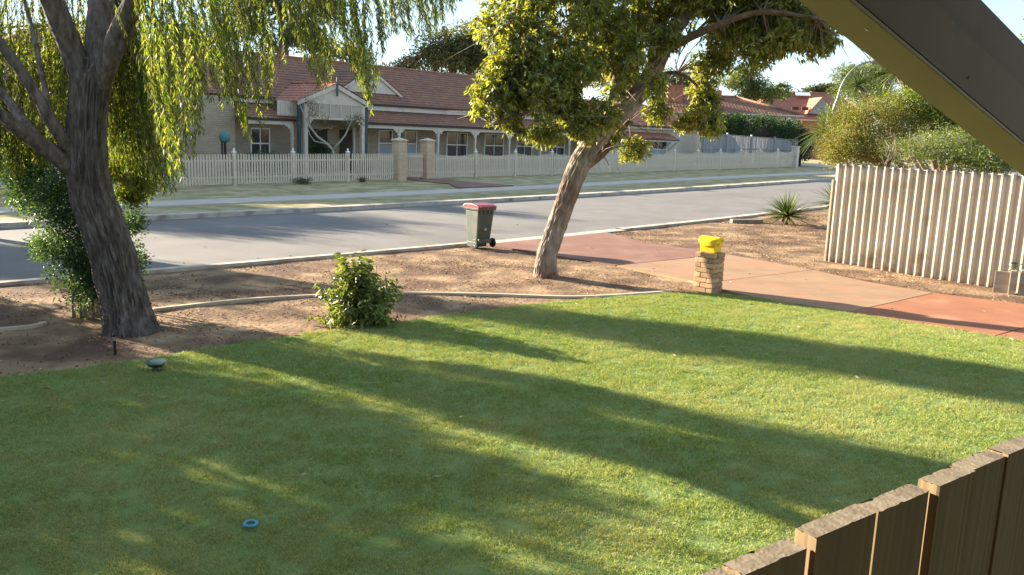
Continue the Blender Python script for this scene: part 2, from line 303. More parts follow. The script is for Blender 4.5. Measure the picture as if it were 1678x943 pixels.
tag(slab('lawn', lawn_poly, -.05, .03, m_turf), kind='structure')

# driveway: slabs with joints
dl = [(-.75, 18.55), (1, 17.0), (2, 16.07), (3.11, 14.69), (3.62, 13.7), (4.02, 13.16), (4.8, 12.58), (6.83, 10.86), (10.03, 8.13), (16, 3.05)]
du = [(2.35, 21.45), (2.78, 20.3), (3.13, 19.61), (3.69, 19.0), (4.21, 18.66), (5.54, 16.82), (5.85, 16.3), (6.44, 15.09), (7.2, 14.19), (8.31, 13.41), (11, 11.2), (18, 5.5)]
drive = empty('driveway', (0, 0, 0)); drive['kind'] = 'structure'
panels = [
 ([(-.75, 18.55), (1, 17.0), (1.98, 16.09), (4.62, 18.1), (4.21, 18.66), (3.69, 19.0), (3.13, 19.61), (2.78, 20.3), (2.35, 21.45)], m_apron),
 ([(2.01, 16.06), (3.11, 14.69), (3.25, 14.38), (5.86, 16.27), (4.64, 18.07)], m_tan),
 ([(3.26, 14.36), (3.62, 13.7), (4.02, 13.16), (4.8, 12.58), (5.06, 12.36), (7.19, 14.17), (6.44, 15.09), (5.87, 16.25)], m_tan),
 ([(5.08, 12.34), (6.55, 11.1), (8.9, 12.95), (8.31, 13.41), (7.21, 14.15)], m_terra),
 ([(6.57, 11.08), (10.03, 8.13), (12.6, 9.9), (8.92, 12.93)], m_terra),
 ([(10.05, 8.11), (16, 3.05), (18, 5.5), (12.62, 9.88)], m_terra)]
for p, mt in panels: slab('slab', p, -.05, .034, mt, drive)
drive_poly = dl+du[::-1]
# garden path to the gate across the far verge
gp = slab('gate_path', [U(8.7, 2.5)[:2], U(8.6, -3.0)[:2], U(7.3, -4.9)[:2], U(10.6, -5.0)[:2], U(10.2, -2.6)[:2], U(10.0, 2.5)[:2]], 0, .082, m_apron); tag(gp, kind='structure')

# concrete edging strips in the bed
def strip(pts, w, z0, z1, mat, name, label, cat, group=None):
    v = []; f = []; n = len(pts)
    for i, p in enumerate(pts):
        a = Vector(pts[max(i-1, 0)]); b = Vector(pts[min(i+1, n-1)]); t = (b-a).normalized(); nn = Vector((-t.y, t.x))*w/2; p = Vector(p)
        for s, z in ((-1, z0), (-1, z1), (1, z1), (1, z0)): q = p+nn*s; v.append((q.x, q.y, z))
    for i in range(n-1):
        for k in range(3): f.append((i*4+k, i*4+k+1, i*4+4+k+1, i*4+4+k))
    f += [(0, 1, 2, 3), tuple((n-1)*4+k for k in (3, 2, 1, 0))]
    return tag(mesh(name, v, f, mat), label, cat, group)
def crv(pts, n=8):
    out = []; P = [Vector(p) for p in pts]; P = [P[0]]+P+[P[-1]]
    for i in range(1, len(P)-2):
        for k in range(n):
            t = k/n; a, b, c, d = P[i-1:i+3]
            out.append(.5*((2*b)+(c-a)*t+(2*a-5*b+4*c-d)*t*t+(3*b-a-3*c+d)*t**3))
    return out+[P[-2]]
strip([p.xy for p in crv([(-11, 7.6, 0), (-8.5, 8.7, 0), (-6.13, 9.8, 0), (-5.8, 10.19, 0)])], .07, -.03, .04, m_edge, 'edging_strip', 'short pale concrete garden edging left of the big leaning trunk', 'edging', 'pale edging strips in the garden bed')
strip([p.xy for p in crv([(-4.85, 11.11, 0), (-3.87, 11.91, 0), (-2.92, 12.38, 0), (-1.78, 12.75, 0), (-.37, 12.88, 0), (1.06, 12.91, 0), (2.61, 13.6, 0)])], .065, -.03, .04, m_edge, 'edging_strip', 'long curved pale concrete edging behind the small shrub, running to the letterbox', 'edging', 'pale edging strips in the garden bed')

# ------------------------------------------------------------------ foliage helpers
def unit(a): return a/np.maximum(np.linalg.norm(a, axis=-1, keepdims=True), 1e-9)
def leaves(name, P, D, L, Wd, mat, parent=None, fold=.25, droop=0., kind=None):
    "folded diamond leaves: base P, direction D"
    n = len(P); D = unit(D); Rn = unit(rng.normal(size=(n, 3))); B = unit(np.cross(D, Rn)); N = np.cross(D, B)
    L = np.broadcast_to(L, (n,))[:, None]*rng.uniform(.7, 1.25, (n, 1)); Wd = np.broadcast_to(Wd, (n,))[:, None]*rng.uniform(.8, 1.2, (n, 1))
    mid = P+D*L*.45; v = np.empty((n, 4, 3)); v[:, 0] = P; v[:, 1] = mid+B*Wd/2+N*Wd*fold; v[:, 2] = P+D*L; v[:, 2, 2] -= L[:, 0]*droop; v[:, 3] = mid-B*Wd/2+N*Wd*fold
    b = np.arange(n)[:, None]*4; F = np.concatenate([b+[[0, 1, 2]], b+[[0, 2, 3]]], 0)
    o = fastmesh(name, v.reshape(-1, 3), F, mat, parent)
    return tag(o, kind=kind) if kind else o
def blobpts(blobs, nclump, shell=.55):
    w = np.array([(b[3]*b[4]*b[5])**(2/3.) for b in blobs]); w /= w.sum(); idx = rng.choice(len(blobs), nclump, p=w)
    d = unit(rng.normal(size=(nclump, 3))); r = (shell+(1-shell)*rng.random(nclump))[:, None]; r *= rng.uniform(.85, 1.1, (nclump, 1))
    B = np.array([b[:6] for b in blobs], float)[idx]; return B[:, :3]+d*r*B[:, 3:6], d
def clumps(name, blobs, nclump, nleaf, cr_, L, Wd, mat, parent=None, shell=.55, droop=.4, out=.8, flat=.7, fold=.25):
    c, d = blobpts(blobs, nclump, shell); n = nclump*nleaf
    off = unit(rng.normal(size=(n, 3)))*(rng.random(n)**.4)[:, None]*cr_; off[:, 2] *= flat
    P = np.repeat(c, nleaf, 0)+off; D = unit(off)*out+np.repeat(d, nleaf, 0)*.3+rng.normal(size=(n, 3))*.35; D[:, 2] -= droop
    return leaves(name, P, D, L, Wd, mat, parent, fold)
def whorls(name, c, d, nleaf, L, Wd, mat, parent=None, droop=.5, spread=.03):
    "leaves radiating from twig tips (c) round twig direction d"
    n = len(c)*nleaf; cc = np.repeat(c, nleaf, 0); dd = np.repeat(unit(d), nleaf, 0)
    D = unit(rng.normal(size=(n, 3))); D = D-(D*dd).sum(1)[:, None]*dd; D = unit(D)+dd*rng.uniform(-.1, .9, (n, 1)); D[:, 2] -= droop
    P = cc-dd*rng.random((n, 1))*.12+rng.normal(size=(n, 3))*spread*.5
    return leaves(name, P, D, L, Wd, mat, parent, .22, .12)
def trunkmesh(name, pts, rad, mat, parent, seg=40, ring=.05, ridge=.03, freq=7, stretch=.35, flare=0, twist=.0, knots=0):
    P = crv(pts, 12); Rr = [Vector((r, 0, 0)) for r in rad]; Rr = [q.x for q in crv(Rr, 12)]
    L = [0]
    for a, b in zip(P[:-1], P[1:]): L.append(L[-1]+(b-a).length)
    n = max(3, int(L[-1]/ring)); v = []; f = []; ref = Vector((1, .05, 0))
    Pn = np.array([list(p) for p in P]); Ln = np.array(L)
    for i in range(n+1):
        s = L[-1]*i/n; p = Vector([np.interp(s, Ln, Pn[:, k]) for k in range(3)]); q = Vector([np.interp(min(s+.03, L[-1]), Ln, Pn[:, k]) for k in range(3)])-Vector([np.interp(max(s-.03, 0), Ln, Pn[:, k]) for k in range(3)])
        t = q.normalized(); a = (ref-t*ref.dot(t)).normalized(); c = t.cross(a); r = float(np.interp(s, Ln, Rr))
        if flare: r *= 1+flare*math.exp(-s/.18)
        for k in range(seg):
            w = 2*math.pi*k/seg+twist*s
            cx, sx = math.cos(w), math.sin(w)
            nn = noise.noise(Vector((cx*freq*r*3, sx*freq*r*3, s*freq*stretch)))
            n2 = noise.noise(Vector((cx*freq*r*9, sx*freq*r*9, s*freq*stretch*2.2+9)))
            big = noise.noise(Vector((cx*1.2, sx*1.2, s*1.3+3)))
            rr = r*(1+.10*big)+ridge*(-abs(nn)*1.6+.35)+ridge*.5*n2
            if flare: rr += flare*.25*r*math.exp(-s/.12)*max(0, math.sin(w*5+1))
            v.append(tuple(p+(a*cx+c*sx)*rr))
    for i in range(n):
        for k in range(seg): f.append((i*seg+k, i*seg+(k+1) % seg, (i+1)*seg+(k+1) % seg, (i+1)*seg+k))
    f.append(tuple(range(n*seg, (n+1)*seg)))
    return mesh(name, v, f, mat, parent, smooth=True)

# ------------------------------------------------------------------ big weeping tree
P3 = lambda x, y, Y: tuple(AT(x, y, Y))
wt = empty('weeping_tree', (-4.61, 9.9, 0), 0, 'large weeping tree with thick furrowed leaning trunk at the left of the garden bed', 'tree')
def lp(par, pts): # world -> local of an unrotated empty
    return [tuple(Vector(p)-par.location) for p in pts]
base = (-4.62, 9.98, -.08)
tr = [base, P3(200, 480, 9.98), P3(178, 400, 9.98), P3(152, 320, 9.95), P3(142, 250, 9.9), P3(143, 190, 9.9), P3(148, 130, 9.9), P3(150, 95, 9.9)]
trunkmesh('trunk', lp(wt, tr), [.30, .25, .245, .232, .215, .207, .20, .15], m_bark, wt, 240, .026, .048, 13, .22, flare=.14, twist=.25)
limbs = [([(140, 150, 9.9), (122, 95, 9.8), (100, 40, 9.6), (75, -15, 9.4), (40, -90, 9.0), (-10, -160, 8.6)], [.12, .125, .115, .10, .085, .06]),
 ([(138, 110, 9.9), (112, 50, 10.1), (92, 0, 10.3), (60, -70, 10.7), (20, -140, 11.2)], [.09, .085, .075, .06, .04]),
 ([(150, 150, 9.9), (160, 90, 10), (164, 30, 10.1), (168, -20, 10.2), (190, -110, 10.4), (230, -190, 10.8)], [.15, .145, .14, .13, .10, .07]),
 ([(158, 150, 9.9), (178, 100, 9.8), (198, 50, 9.7), (222, 0, 9.5), (275, -70, 9.2), (350, -140, 8.8), (450, -180, 8.6)], [.12, .115, .11, .10, .085, .065, .04]),
 ([(215, 10, 9.6), (262, -30, 10.2), (330, -90, 11), (430, -140, 11.6)], [.06, .055, .045, .03]),
 ([(128, 290, 9.95), (100, 262, 9.7), (60, 232, 9.5), (0, 190, 9.2), (-70, 130, 8.9), (-150, 40, 8.6)], [.11, .10, .085, .075, .06, .045]),
 ([(75, 240, 9.55), (40, 200, 9.9), (0, 150, 10.2), (-60, 90, 10.6)], [.06, .055, .05, .04]),
 ([(130, 262, 9.9), (100, 225, 9.6), (62, 160, 9.4), (30, 110, 9.3), (0, 70, 9.2), (-50, -20, 9)], [.07, .07, .06, .055, .05, .04]),
 ([(88, 205, 9.5), (70, 130, 9.8), (55, 60, 10.1), (40, 0, 10.4)], [.035, .03, .025, .02])]
for pts, rd in limbs:
    trunkmesh('limb', lp(wt, [P3(*p) for p in pts]), rd, m_bark, wt, 36, .045, .014, 12, .22)
# drooping strands with narrow leaves
def strands(name, starts, ends, mat, parent, per_m=72, L=.068, Wd=.0105, sway=.12):
    P = []; D = []; TW = MB()
    for a, b in zip(starts, ends):
        a = Vector(a); b = Vector(b); ln = (a-b).length; m = 7; h = Vector((random.uniform(-1, 1), random.uniform(-1, 1), 0))*sway*ln*.5; ph = random.uniform(0, 6)
        pts = []
        for i in range(m+1):
            t = i/m; q = a.lerp(b, t); q.z += .0; q += h*math.sin(math.pi*t)+Vector((math.sin(ph+t*5), math.cos(ph+t*4), 0))*.02*ln
            q.z += (1-t)*t*ln*.10; pts.append(q)
        TW.tube(pts, [.004*(1-t/m*.7) for t in range(m+1)], 3, False)
        n = int(ln*per_m); ts = np.sort(rng.random(n)**.8)*m; pa = np.array([list(p) for p in pts]); k = np.minimum(ts.astype(int), m-1); fr = (ts-k)[:, None]
        q = pa[k]*(1-fr)+pa[k+1]*fr; tg = unit(pa[k+1]-pa[k]); side = rng.normal(size=(n, 3)); side[:, 2] *= .3
        P.append(q); D.append(tg*.9+unit(side)*rng.uniform(.25, .9, (n, 1)))
    leaves(name, np.concatenate(P), np.concatenate(D), L, Wd, mat, parent, .12, .15)
    tw = tag(TW.build('twigs', m_twig, parent), kind='stuff')
yb = [(-80, 280), (0, 290), (40, 290), (80, 285), (110, 190), (160, 180), (185, 300), (215, 330), (255, 320), (300, 315), (318, 250), (340, 200), (365, 165), (385, 190), (405, 235), (432, 225), (446, 150), (475, 70), (500, 100), (525, 150), (540, 140), (560, 70), (590, 150), (612, 190), (625, 100), (650, 60), (690, 75), (730, 45), (752, 5), (790, -40)]
dens = [(-80, .65), (100, .55), (120, .12), (165, .15), (185, 1.0), (290, 1.1), (320, 1.0), (345, .62), (430, .62), (455, .25), (500, .3), (545, .42), (600, .42), (650, .5), (740, .55), (790, .3)]
st, en = [], []
xs = np.arange(-80, 790, 1.0); dw = interp(dens, xs); dw = dw/dw.sum()
for i in range(820):
    # strands bunch along shared drooping branchlets
    x = float(rng.choice(xs, p=dw)); y = interp(yb, x)-abs(rng.normal())*(95 if 180 < x < 440 else 38)
    Y = rng.uniform(7.7, 10.6) if x < 470 else rng.uniform(8.2, 10.5)
    if 95 < x < 185: Y = rng.uniform(10.3, 11.0)
    if x < 95 and Y < 10: Y += 1.2
    if x < 275: Y = rng.uniform(10.25, 10.95)
    e = AT(x, y, Y); ln = rng.uniform(.8, 2.4)
    if x > 470: ln = rng.uniform(.7, 1.7)
    s = e+np.array([rng.normal()*.12-.22*ln*(.6 if x > 200 else -.3), rng.normal()*.12, ln])
    st.append(tuple(s-np.array(wt.location))); en.append(tuple(e-np.array(wt.location)))
strands('foliage', st, en, l_willow, wt)
st, en = [], []
for i in range(230):     # the crown above the picture
    a = rng.uniform(0, 6.28); r = 3.6*math.sqrt(rng.random()); z = rng.uniform(6.4, 8.4)-r*.25
    s = np.array([r*math.cos(a)-.2, r*math.sin(a)+.2, z]); st.append(tuple(s)); en.append(tuple(s+np.array([.2, 0, -rng.uniform(.7, 1.5)])))
strands('upper_foliage', st, en, l_willow, wt, per_m=45, L=.10, Wd=.02)
# thin branchlets carrying the curtains
bl = MB()
for x0, y0, Y0, x1, y1, Y1 in [(225, 0, 9.5, 330, 90, 9.2), (275, -70, 9.2, 470, 20, 9), (262, -30, 10.2, 420, 60, 10.4), (350, -140, 8.8, 620, 10, 9), (450, -180, 8.6, 740, -30, 9), (350, -140, 8.8, 540, 40, 9.2), (215, 30, 9.6, 280, 130, 9.3), (60, -70, 10.7, 0, 60, 11), (430, 10, 9.2, 520, 60, 9.1), (240, -20, 9.6, 400, 30, 9.6)]:
    a = Vector(P3(x0, y0, Y0)); b = Vector(P3(x1, y1, Y1)); pp = [a.lerp(b, t/8)+Vector((0, 0, .5*math.sin(math.pi*t/8)))+Vector((random.uniform(-.05, .05),)*3) for t in range(9)]
    bl.tube(lp(wt, pp), [.022-.0018*t for t in range(9)], 6)
tag(bl.build('branchlets', m_twig, wt, True), kind='stuff')

# ------------------------------------------------------------------ street tree with leathery leaves
gt = empty('street_tree', (.60, 14.75, 0), 0, 'leaning broad-leaved tree with pale flaky trunk between the wheelie bin and letterbox', 'tree')
tr = [(.60, 14.72, -.08), P3(896, 420, 14.7), P3(912, 370, 14.7), P3(930, 320, 14.7), P3(948, 275, 14.7), P3(972, 232, 14.7), P3(1010, 190, 14.65), P3(1048, 152, 14.6), P3(1072, 112, 14.6), P3(1095, 65, 14.5), P3(1130, 15, 14.4), P3(1175, -50, 14.2), P3(1240, -110, 14)]
trunkmesh('trunk', lp(gt, tr), [.205, .172, .168, .172, .18, .175, .17, .155, .14, .125, .11, .09, .05], m_bark2, gt, 140, .03, .024, 9, .35, flare=.28)
gl = [
 ([(1072, 110, 14.6), (1078, 50, 14.8), (1085, -10, 15), (1080, -90, 15.3)], [.12, .11, .10, .06]),
 ([(1095, 80, 14.5), (1130, 62, 14.1), (1180, 40, 13.7), (1250, 20, 13.3), (1340, 30, 13)], [.08, .065, .05, .04, .02]),
 ([(1018, 188, 14.6), (1014, 140, 14.7), (1004, 95, 14.8), (990, 45, 14.9), (975, -10, 15), (950, -80, 15)], [.10, .095, .085, .075, .06, .04]),
 ([(946, 292, 14.7), (960, 272, 14.72), (985, 252, 14.9), (1008, 225, 15.1), (1030, 200, 15.4)], [.06, .09, .085, .07, .04]),
 ([(985, 222, 14.6), (955, 205, 14.2), (925, 192, 13.9), (895, 168, 13.7), (868, 120, 13.6), (850, 70, 13.5)], [.07, .065, .06, .045, .03, .02]),
 ([(925, 192, 13.9), (880, 180, 13.6), (840, 195, 13.4), (810, 205, 13.3)], [.04, .03, .022, .012]),
 ([(1005, 110, 14.8), (960, 80, 14.4), (910, 60, 14), (860, 30, 13.7)], [.05, .04, .03, .02]),
 ([(1060, 130, 14.6), (1110, 120, 14.9), (1150, 150, 15), (1165, 190, 15)], [.04, .032, .02, .012])]
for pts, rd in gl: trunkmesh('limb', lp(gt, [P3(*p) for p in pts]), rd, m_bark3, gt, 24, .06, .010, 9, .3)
def PB(px, py, Y, rx, ry, rz=None, off=None):
    "blob from pixel centre, depth and pixel radii"
    k = Y/FPX; p = AT(px, py, Y)
    if off is not None: p = p-np.array(off)
    return (p[0], p[1], p[2], rx*k, (rz or rx)*k, ry*k)
o_ = gt.location
gb = [(850, 60, 13.8, 70, 75), (800, 150, 13.6, 34, 30), (785, 180, 13.6, 18, 16), (830, 90, 13.6, 40, 50), (1330, 70, 13.6, 40, 28), (1270, 60, 13.9, 44, 44), (1120, 10, 14.2, 50, 40), (820, 140, 13.7, 48, 45), (800, 40, 14, 30, 40), (880, 150, 13.7, 65, 60), (860, 205, 13.8, 45, 28), (930, 90, 14.2, 70, 90), (940, 190, 14.0, 55, 50), (905, 225, 13.9, 38, 20), (1000, 60, 14.6, 60, 80), (960, 10, 14.3, 80, 60), (870, -10, 14, 70, 50), (1020, 140, 15.2, 40, 40), (1050, 40, 15, 45, 60), (1040, 245, 15.2, 34, 26), (1000, 225, 15, 22, 20), (1078, 180, 15.3, 30, 34),
 (1155, 175, 15.0, 34, 52), (1160, 105, 15, 36, 30), (1120, 200, 15.2, 20, 20),
 (1190, 40, 14.4, 60, 45), (1250, 10, 14.1, 70, 50), (1300, 40, 13.9, 50, 40), (1210, 70, 14.2, 40, 36), (1345, 45, 13.6, 40, 32), (1150, 150, 15.2, 30, 40), (1165, 200, 15.1, 26, 30), (870, 120, 13.9, 60, 60), (830, 180, 13.7, 46, 34), (890, 215, 13.8, 44, 24), (920, 140, 14, 50, 50),
 (955, 215, 13.8, 40, 26), (1000, 190, 13.9, 34, 30), (985, 130, 13.8, 50, 50), (1030, 90, 13.9, 44, 50), (1075, 140, 14.0, 24, 30), (1090, 60, 14, 36, 40),
 (1190, 20, 14.2, 70, 50), (1260, 40, 13.8, 60, 50), (1320, 50, 13.4, 45, 35), (1240, 85, 13.9, 45, 35), (1360, 70, 13.2, 22, 18), (1130, 30, 14.6, 40, 40), (1280, -20, 13.8, 110, 45), (1100, -40, 14.6, 110, 60), (1180, 95, 14.6, 32, 28)]
blobs = [PB(x, y, Y, a, b, a*1.1, o_) for x, y, Y, a, b in gb]
c, d = blobpts(blobs, 9600, .3)
keep = np.ones(len(c), bool)
for i in range(len(c)):
    if noise.noise(Vector(c[i]*1.7)) < -.32: keep[i] = False
c, d = c[keep], d[keep]
whorls('foliage', c, d+rng.normal(size=d.shape)*.5+np.array([0, 0, -.1]), 11, .098, .032, l_gum, gt, .7)
tb = [(-.3, .2, 5.4, 2.6, 2.4, 1.0), (2.2, -.4, 5.2, 2.2, 2.0, .9)]
c, d = blobpts(tb, 900, .3); whorls('upper_foliage', c, d, 9, .12, .045, l_gum, gt, .6)
tw = MB()
lpts = [Vector(P3(*p))-Vector(o_) for pts, _ in gl for p in pts[1:]]
for i in range(260):
    e = Vector(c[0]) if False else Vector(blobs[random.randrange(len(blobs))][:3])+Vector((random.gauss(0, .28), random.gauss(0, .28), random.gauss(0, .25)))
    s = min(lpts, key=lambda q: (q-e).length+random.uniform(0, .5)); m_ = s.lerp(e, .5)+Vector((0, 0, random.uniform(.0, .18)))
    tw.tube([s, m_, e], [.014, .008, .003], 4, False)
tag(tw.build('twigs', m_bark2, gt, True), kind='stuff')

# ------------------------------------------------------------------ shrubs near by
def stems(par, n, h, r, spread, mat, name='stems', rad=.012):
    mb = MB()
    for i in range(n):
        a = random.uniform(0, 6.28); q = random.uniform(.1, 1); b = Vector((math.cos(a)*r*q, math.sin(a)*r*q, -.05)); e = Vector((math.cos(a)*spread*q, math.sin(a)*spread*q, h*random.uniform(.7, 1)))
        m_ = b.lerp(e, .5)+Vector((random.gauss(0, .05), random.gauss(0, .05), .05*h)); mb.tube([b, m_, e], [rad, rad*.75, rad*.35], 6)
    return mb.build(name, mat, par, True)
b1 = empty('bush', (-5.45, 10.75, 0), 0, 'tall dark green bush with pale bare stems behind the thick leaning trunk', 'bush')
stems(b1, 18, 1.1, .26, .42, m_pale, rad=.026)
off = b1.location
bb = [PB(x, y, Y, a, b, a, off) for x, y, Y, a, b in [(110, 330, 10.6, 70, 60), (60, 310, 10.8, 55, 40), (130, 410, 10.5, 70, 60), (150, 470, 10.4, 48, 40), (70, 400, 10.7, 25, 22), (215, 365, 10.9, 18, 40), (225, 430, 10.9, 20, 26), (40, 270, 11, 40, 25), (190, 440, 11, 40, 40)]]
clumps('foliage', bb, 900, 32, .12, .045, .022, l_bush, b1, .25, .1)
b2 = empty('bush', (-5.3, 11.25, 0), 0, 'sunlit yellow-green bush showing between the thick trunk and the picket fence', 'bush')
stems(b2, 5, 1.2, .06, .2, m_twig, rad=.012); off = b2.location
clumps('foliage', [PB(x, y, Y, a, b, a, off) for x, y, Y, a, b in [(205, 275, 11.1, 30, 35), (235, 300, 11.1, 22, 20), (215, 320, 11.1, 24, 16), (60, 240, 11.2, 40, 24)]], 330, 24, .12, .06, .022, l_lime, b2, .25, .2)
b3 = empty('shrub', (-1.98, 10.72, 0), 0, 'small leafy shrub alone at the lawn edge in the garden bed', 'shrub')
stems(b3, 22, .85, .10, .5, m_twig, rad=.006)
c = []; d = []
for i in range(230):
    a = rng.uniform(0, 6.28); el = rng.uniform(.0, 1.45); q = np.array([math.cos(a)*math.cos(el), math.sin(a)*math.cos(el), math.sin(el)])
    ln = rng.uniform(.35, 1.0); tip = q*np.array([.66, .66, .90])*ln
    for k in range(5):
        t = 1-.13*k; p = tip*t+np.array([0, 0, .08*(1-t)+.05]); c.append(p+rng.normal(size=3)*.02); d.append(q+np.array([0, 0, .2]))
for i in range(12):
    a = rng.uniform(0, 6.28); h = rng.uniform(.85, 1.08)
    for k in range(8): c.append(np.array([math.cos(a)*.16*(k/8+.3)-.05, math.sin(a)*.16, h*(.45+.55*k/8)])); d.append(np.array([.1, 0, 1.]))
whorls('foliage', np.array(c), np.array(d), 6, .105, .030, l_shrub, b3, .15, .02)

def sword(name, n, L, Wd, mat, par, cen=(0, 0, 0), el0=-.1, el1=1.4, seg=4, droop=.25):
    V = []; F = []
    for i in range(n):
        a = random.uniform(0, 6.28); e = random.uniform(el0, el1); l = L*random.uniform(.75, 1.1); dr = Vector((math.cos(a)*math.cos(e), math.sin(a)*math.cos(e), math.sin(e))); sd = Vector((-math.sin(a), math.cos(a), 0)); b = len(V)
        for k in range(seg+1):
            t = k/seg; p = Vector(cen)+dr*l*t; p.z -= droop*l*t*t; w = Wd*(.7+.6*t if t < .35 else (1-t)*1.35+.03)*.5
            V += [p-sd*w, p+Vector((0, 0, -w*.5)), p+sd*w]
        for k in range(seg):
            q = b+k*3; F += [(q, q+1, q+4, q+3), (q+1, q+2, q+5, q+4)]
    return mesh(name, V, F, mat, par)
ag = empty('spiky_plant', (8.05, 24.9, 0), 0, 'low spiky rosette plant by the kerb left of the corrugated fence', 'plant', 'spiky plants near the corrugated fence')
sword('rosette', 150, 1.05, .065, l_sword, ag, (0, 0, .25), -.2, 1.45); stems(ag, 3, .3, .05, .1, m_twig, rad=.05)
ag = empty('spiky_plant', (10.1, 26.6, 0), 0, 'spiky plant half hidden behind the end of the corrugated fence', 'plant', 'spiky plants near the corrugated fence')
sword('rosette', 120, 1.0, .06, l_sword, ag, (0, 0, .55), -.5, 1.4); stems(ag, 3, .6, .05, .1, m_twig, rad=.06)
# leaf litter mass skirt under it
sl_ = tag(box('timber_sleeper', -.5, .5, -.09, .09, -.04, .1, m_log, None, .012, (6.95, 25.15, 0), R(12)), 'short weathered timber sleeper lying beside the low spiky plant', 'sleeper')

# ------------------------------------------------------------------ wheelie bin
bn = empty('wheelie_bin', (-.74, 18.02, .035), R(40), 'dark green wheelie bin with red lid standing at the kerb', 'bin')
def frust(mb, a0, b0, z0, a1, b1_, z1, cy0=0, cy1=0):
    v = [(-a0, -b0+cy0, z0), (a0, -b0+cy0, z0), (a0, b0+cy0, z0), (-a0, b0+cy0, z0), (-a1, -b1_+cy1, z1), (a1, -b1_+cy1, z1), (a1, b1_+cy1, z1), (-a1, b1_+cy1, z1)]
    mb.add(v, [(0, 3, 2, 1), (4, 5, 6, 7), (0, 1, 5, 4), (1, 2, 6, 5), (2, 3, 7, 6), (3, 0, 4, 7)])
# local -Y is the back with the axle and handle
m = MB(); frust(m, .175, .18, .10, .215, .235, .82, .03, 0); m.build('body', m_bin, bn, False, .028)
m = MB(); frust(m, .17, .12, .0, .175, .13, .12, .08, .08); m.build('foot', m_bin, bn, False, .012)
m = MB(); frust(m, .235, .26, .80, .245, .27, .855); m.build('rim', m_bin, bn, False, .012)
m = MB()
for x in (-.16, -.055, .055, .16): m.prism([(-.025, .0), (.025, 0), (.012, -.075), (-.012, -.075)], 0, 1, lambda p, q, t, x=x: (x+p, -.225-.035*t, .80+q))
m.build('rib', m_bin, bn)
m = MB(); prof = [(-.275, .0), (-.275, .03), (-.20, .06), (0, .085), (.2, .07), (.28, .03), (.285, 0)]
m.prism(prof, -.245, .245, lambda p, q, t: (t, p, .857+q)); m.build('lid', m_binlid, bn, False, .008)
m = MB(); m.tube([(-.21, -.30, .885), (.21, -.30, .885)], .015, 10); m.box(-.20, -.17, -.30, -.25, .87, .90); m.box(.17, .20, -.30, -.25, .87, .90); m.build('handle', m_binlid, bn)
m = MB(); m.tube([(-.25, -.165, .10), (.25, -.165, .10)], .012, 8); m.build('axle', m_steel, bn)
m = MB(); m.box(-.17, .17, -.215, -.16, .10, .19); m.build('axle_housing', m_bin, bn, False, .01)
for s in (-1, 1):
    w = MB(); w.tube([(s*.20, -.175, .10), (s*.215, -.175, .10), (s*.245, -.175, .10), (s*.255, -.175, .10)], [.085, .10, .10, .085], 28); wo = w.build('wheel', m_black, bn)
    w = MB(); w.tube([(s*.24, -.175, .10), (s*.262, -.175, .10)], [.062, .05], 20); w.build('hub', m_grey, wo)
    w = MB(); w.tube([(s*.255, -.175, .10), (s*.27, -.175, .10)], .02, 12); w.build('hub_cap', m_black, wo)
m = MB(); frust(m, .075, .002, .66, .082, .002, .75, -.214, -.223); m.build('label_plate', m_grey, bn)
m = MB()
for a in range(10):
    t0, t1 = 6.28*a/10, 6.28*(a+1)/10
    m.add([(math.cos(t0)*.035, -.209, .40+math.sin(t0)*.035), (math.cos(t1)*.035, -.209, .40+math.sin(t1)*.035), (math.cos(t1)*.022, -.209, .40+math.sin(t1)*.022), (math.cos(t0)*.022, -.209, .40+math.sin(t0)*.022)], [(0, 1, 2, 3)])
m.box(-.016, .016, -.212, -.205, .385, .415); m.build('emblem', m_concrete, bn)

# ------------------------------------------------------------------ brick letterbox pillar
mb_ = empty('letterbox_pillar', (3.26, 13.80, .0), R(-42), 'low brick pillar carrying the yellow letterbox at the lawn corner', 'pillar')
brick_mats = [pm('brick_tone', [(.25, tuple(c*k for c in (.33, .205, .115))), (.75, tuple(c*k for c in (.46, .30, .175)))], 9, .9, .008, 30, coord='Object') for k in (.8, 1, 1.15)]
box('mortar_core', -.148, .148, -.148, .148, -.05, .64, pm('mortar', (.36, .30, .23), 20, .95), mb_)
bmeshes = []
for k in range(3):
    bm = bmesh.new(); bmesh.ops.create_cube(bm, size=1); bmesh.ops.scale(bm, vec=(.23, .11, .074), verts=bm.verts)
    bmesh.ops.bevel(bm, geom=bm.edges[:], offset=.006, segments=1, affect='EDGES')
    for v in bm.verts: v.co += Vector((random.uniform(-.003, .003), random.uniform(-.004, .004), random.uniform(-.002, .002)))
    me = bpy.data.meshes.new('brick'); bm.to_mesh(me); bm.free(); me.materials.append(brick_mats[k]); bmeshes.append(me)
for row in range(8):
    s = .007*(row == 7)
    for k in range(4):
        a = k*math.pi/2; x, y = (-.06, -.12-s) if row % 2 == 0 else (.06, -.12-s)
        if row == 7: y -= .004
        o = link('brick', random.choice(bmeshes), None, mb_, (x*math.cos(a)-y*math.sin(a), x*math.sin(a)+y*math.cos(a), .01+.083*row+.037)); o.rotation_euler = (random.uniform(-.02, .02), random.uniform(-.015, .015), a+random.uniform(-.015, .015))
lb = empty('letterbox', (3.26, 13.80, .672), R(-42), 'bright yellow plastic letterbox with rounded roll top on the brick pillar', 'letterbox')
m = MB(); prof = [(-.10, 0), (.10, 0), (.118, .15), (-.118, .15)]; m.prism(prof, -.135, .135, lambda p, q, t: (t*(1+.06*q/.15), p, q)); m.build('box_body', m_yellow, lb, False, .008)
m = MB(); pr = [(-.118, .15), (.118, .15)]+[(.118*math.cos(a), .16+.10*math.sin(a)) for a in np.linspace(.0, math.pi, 18)]
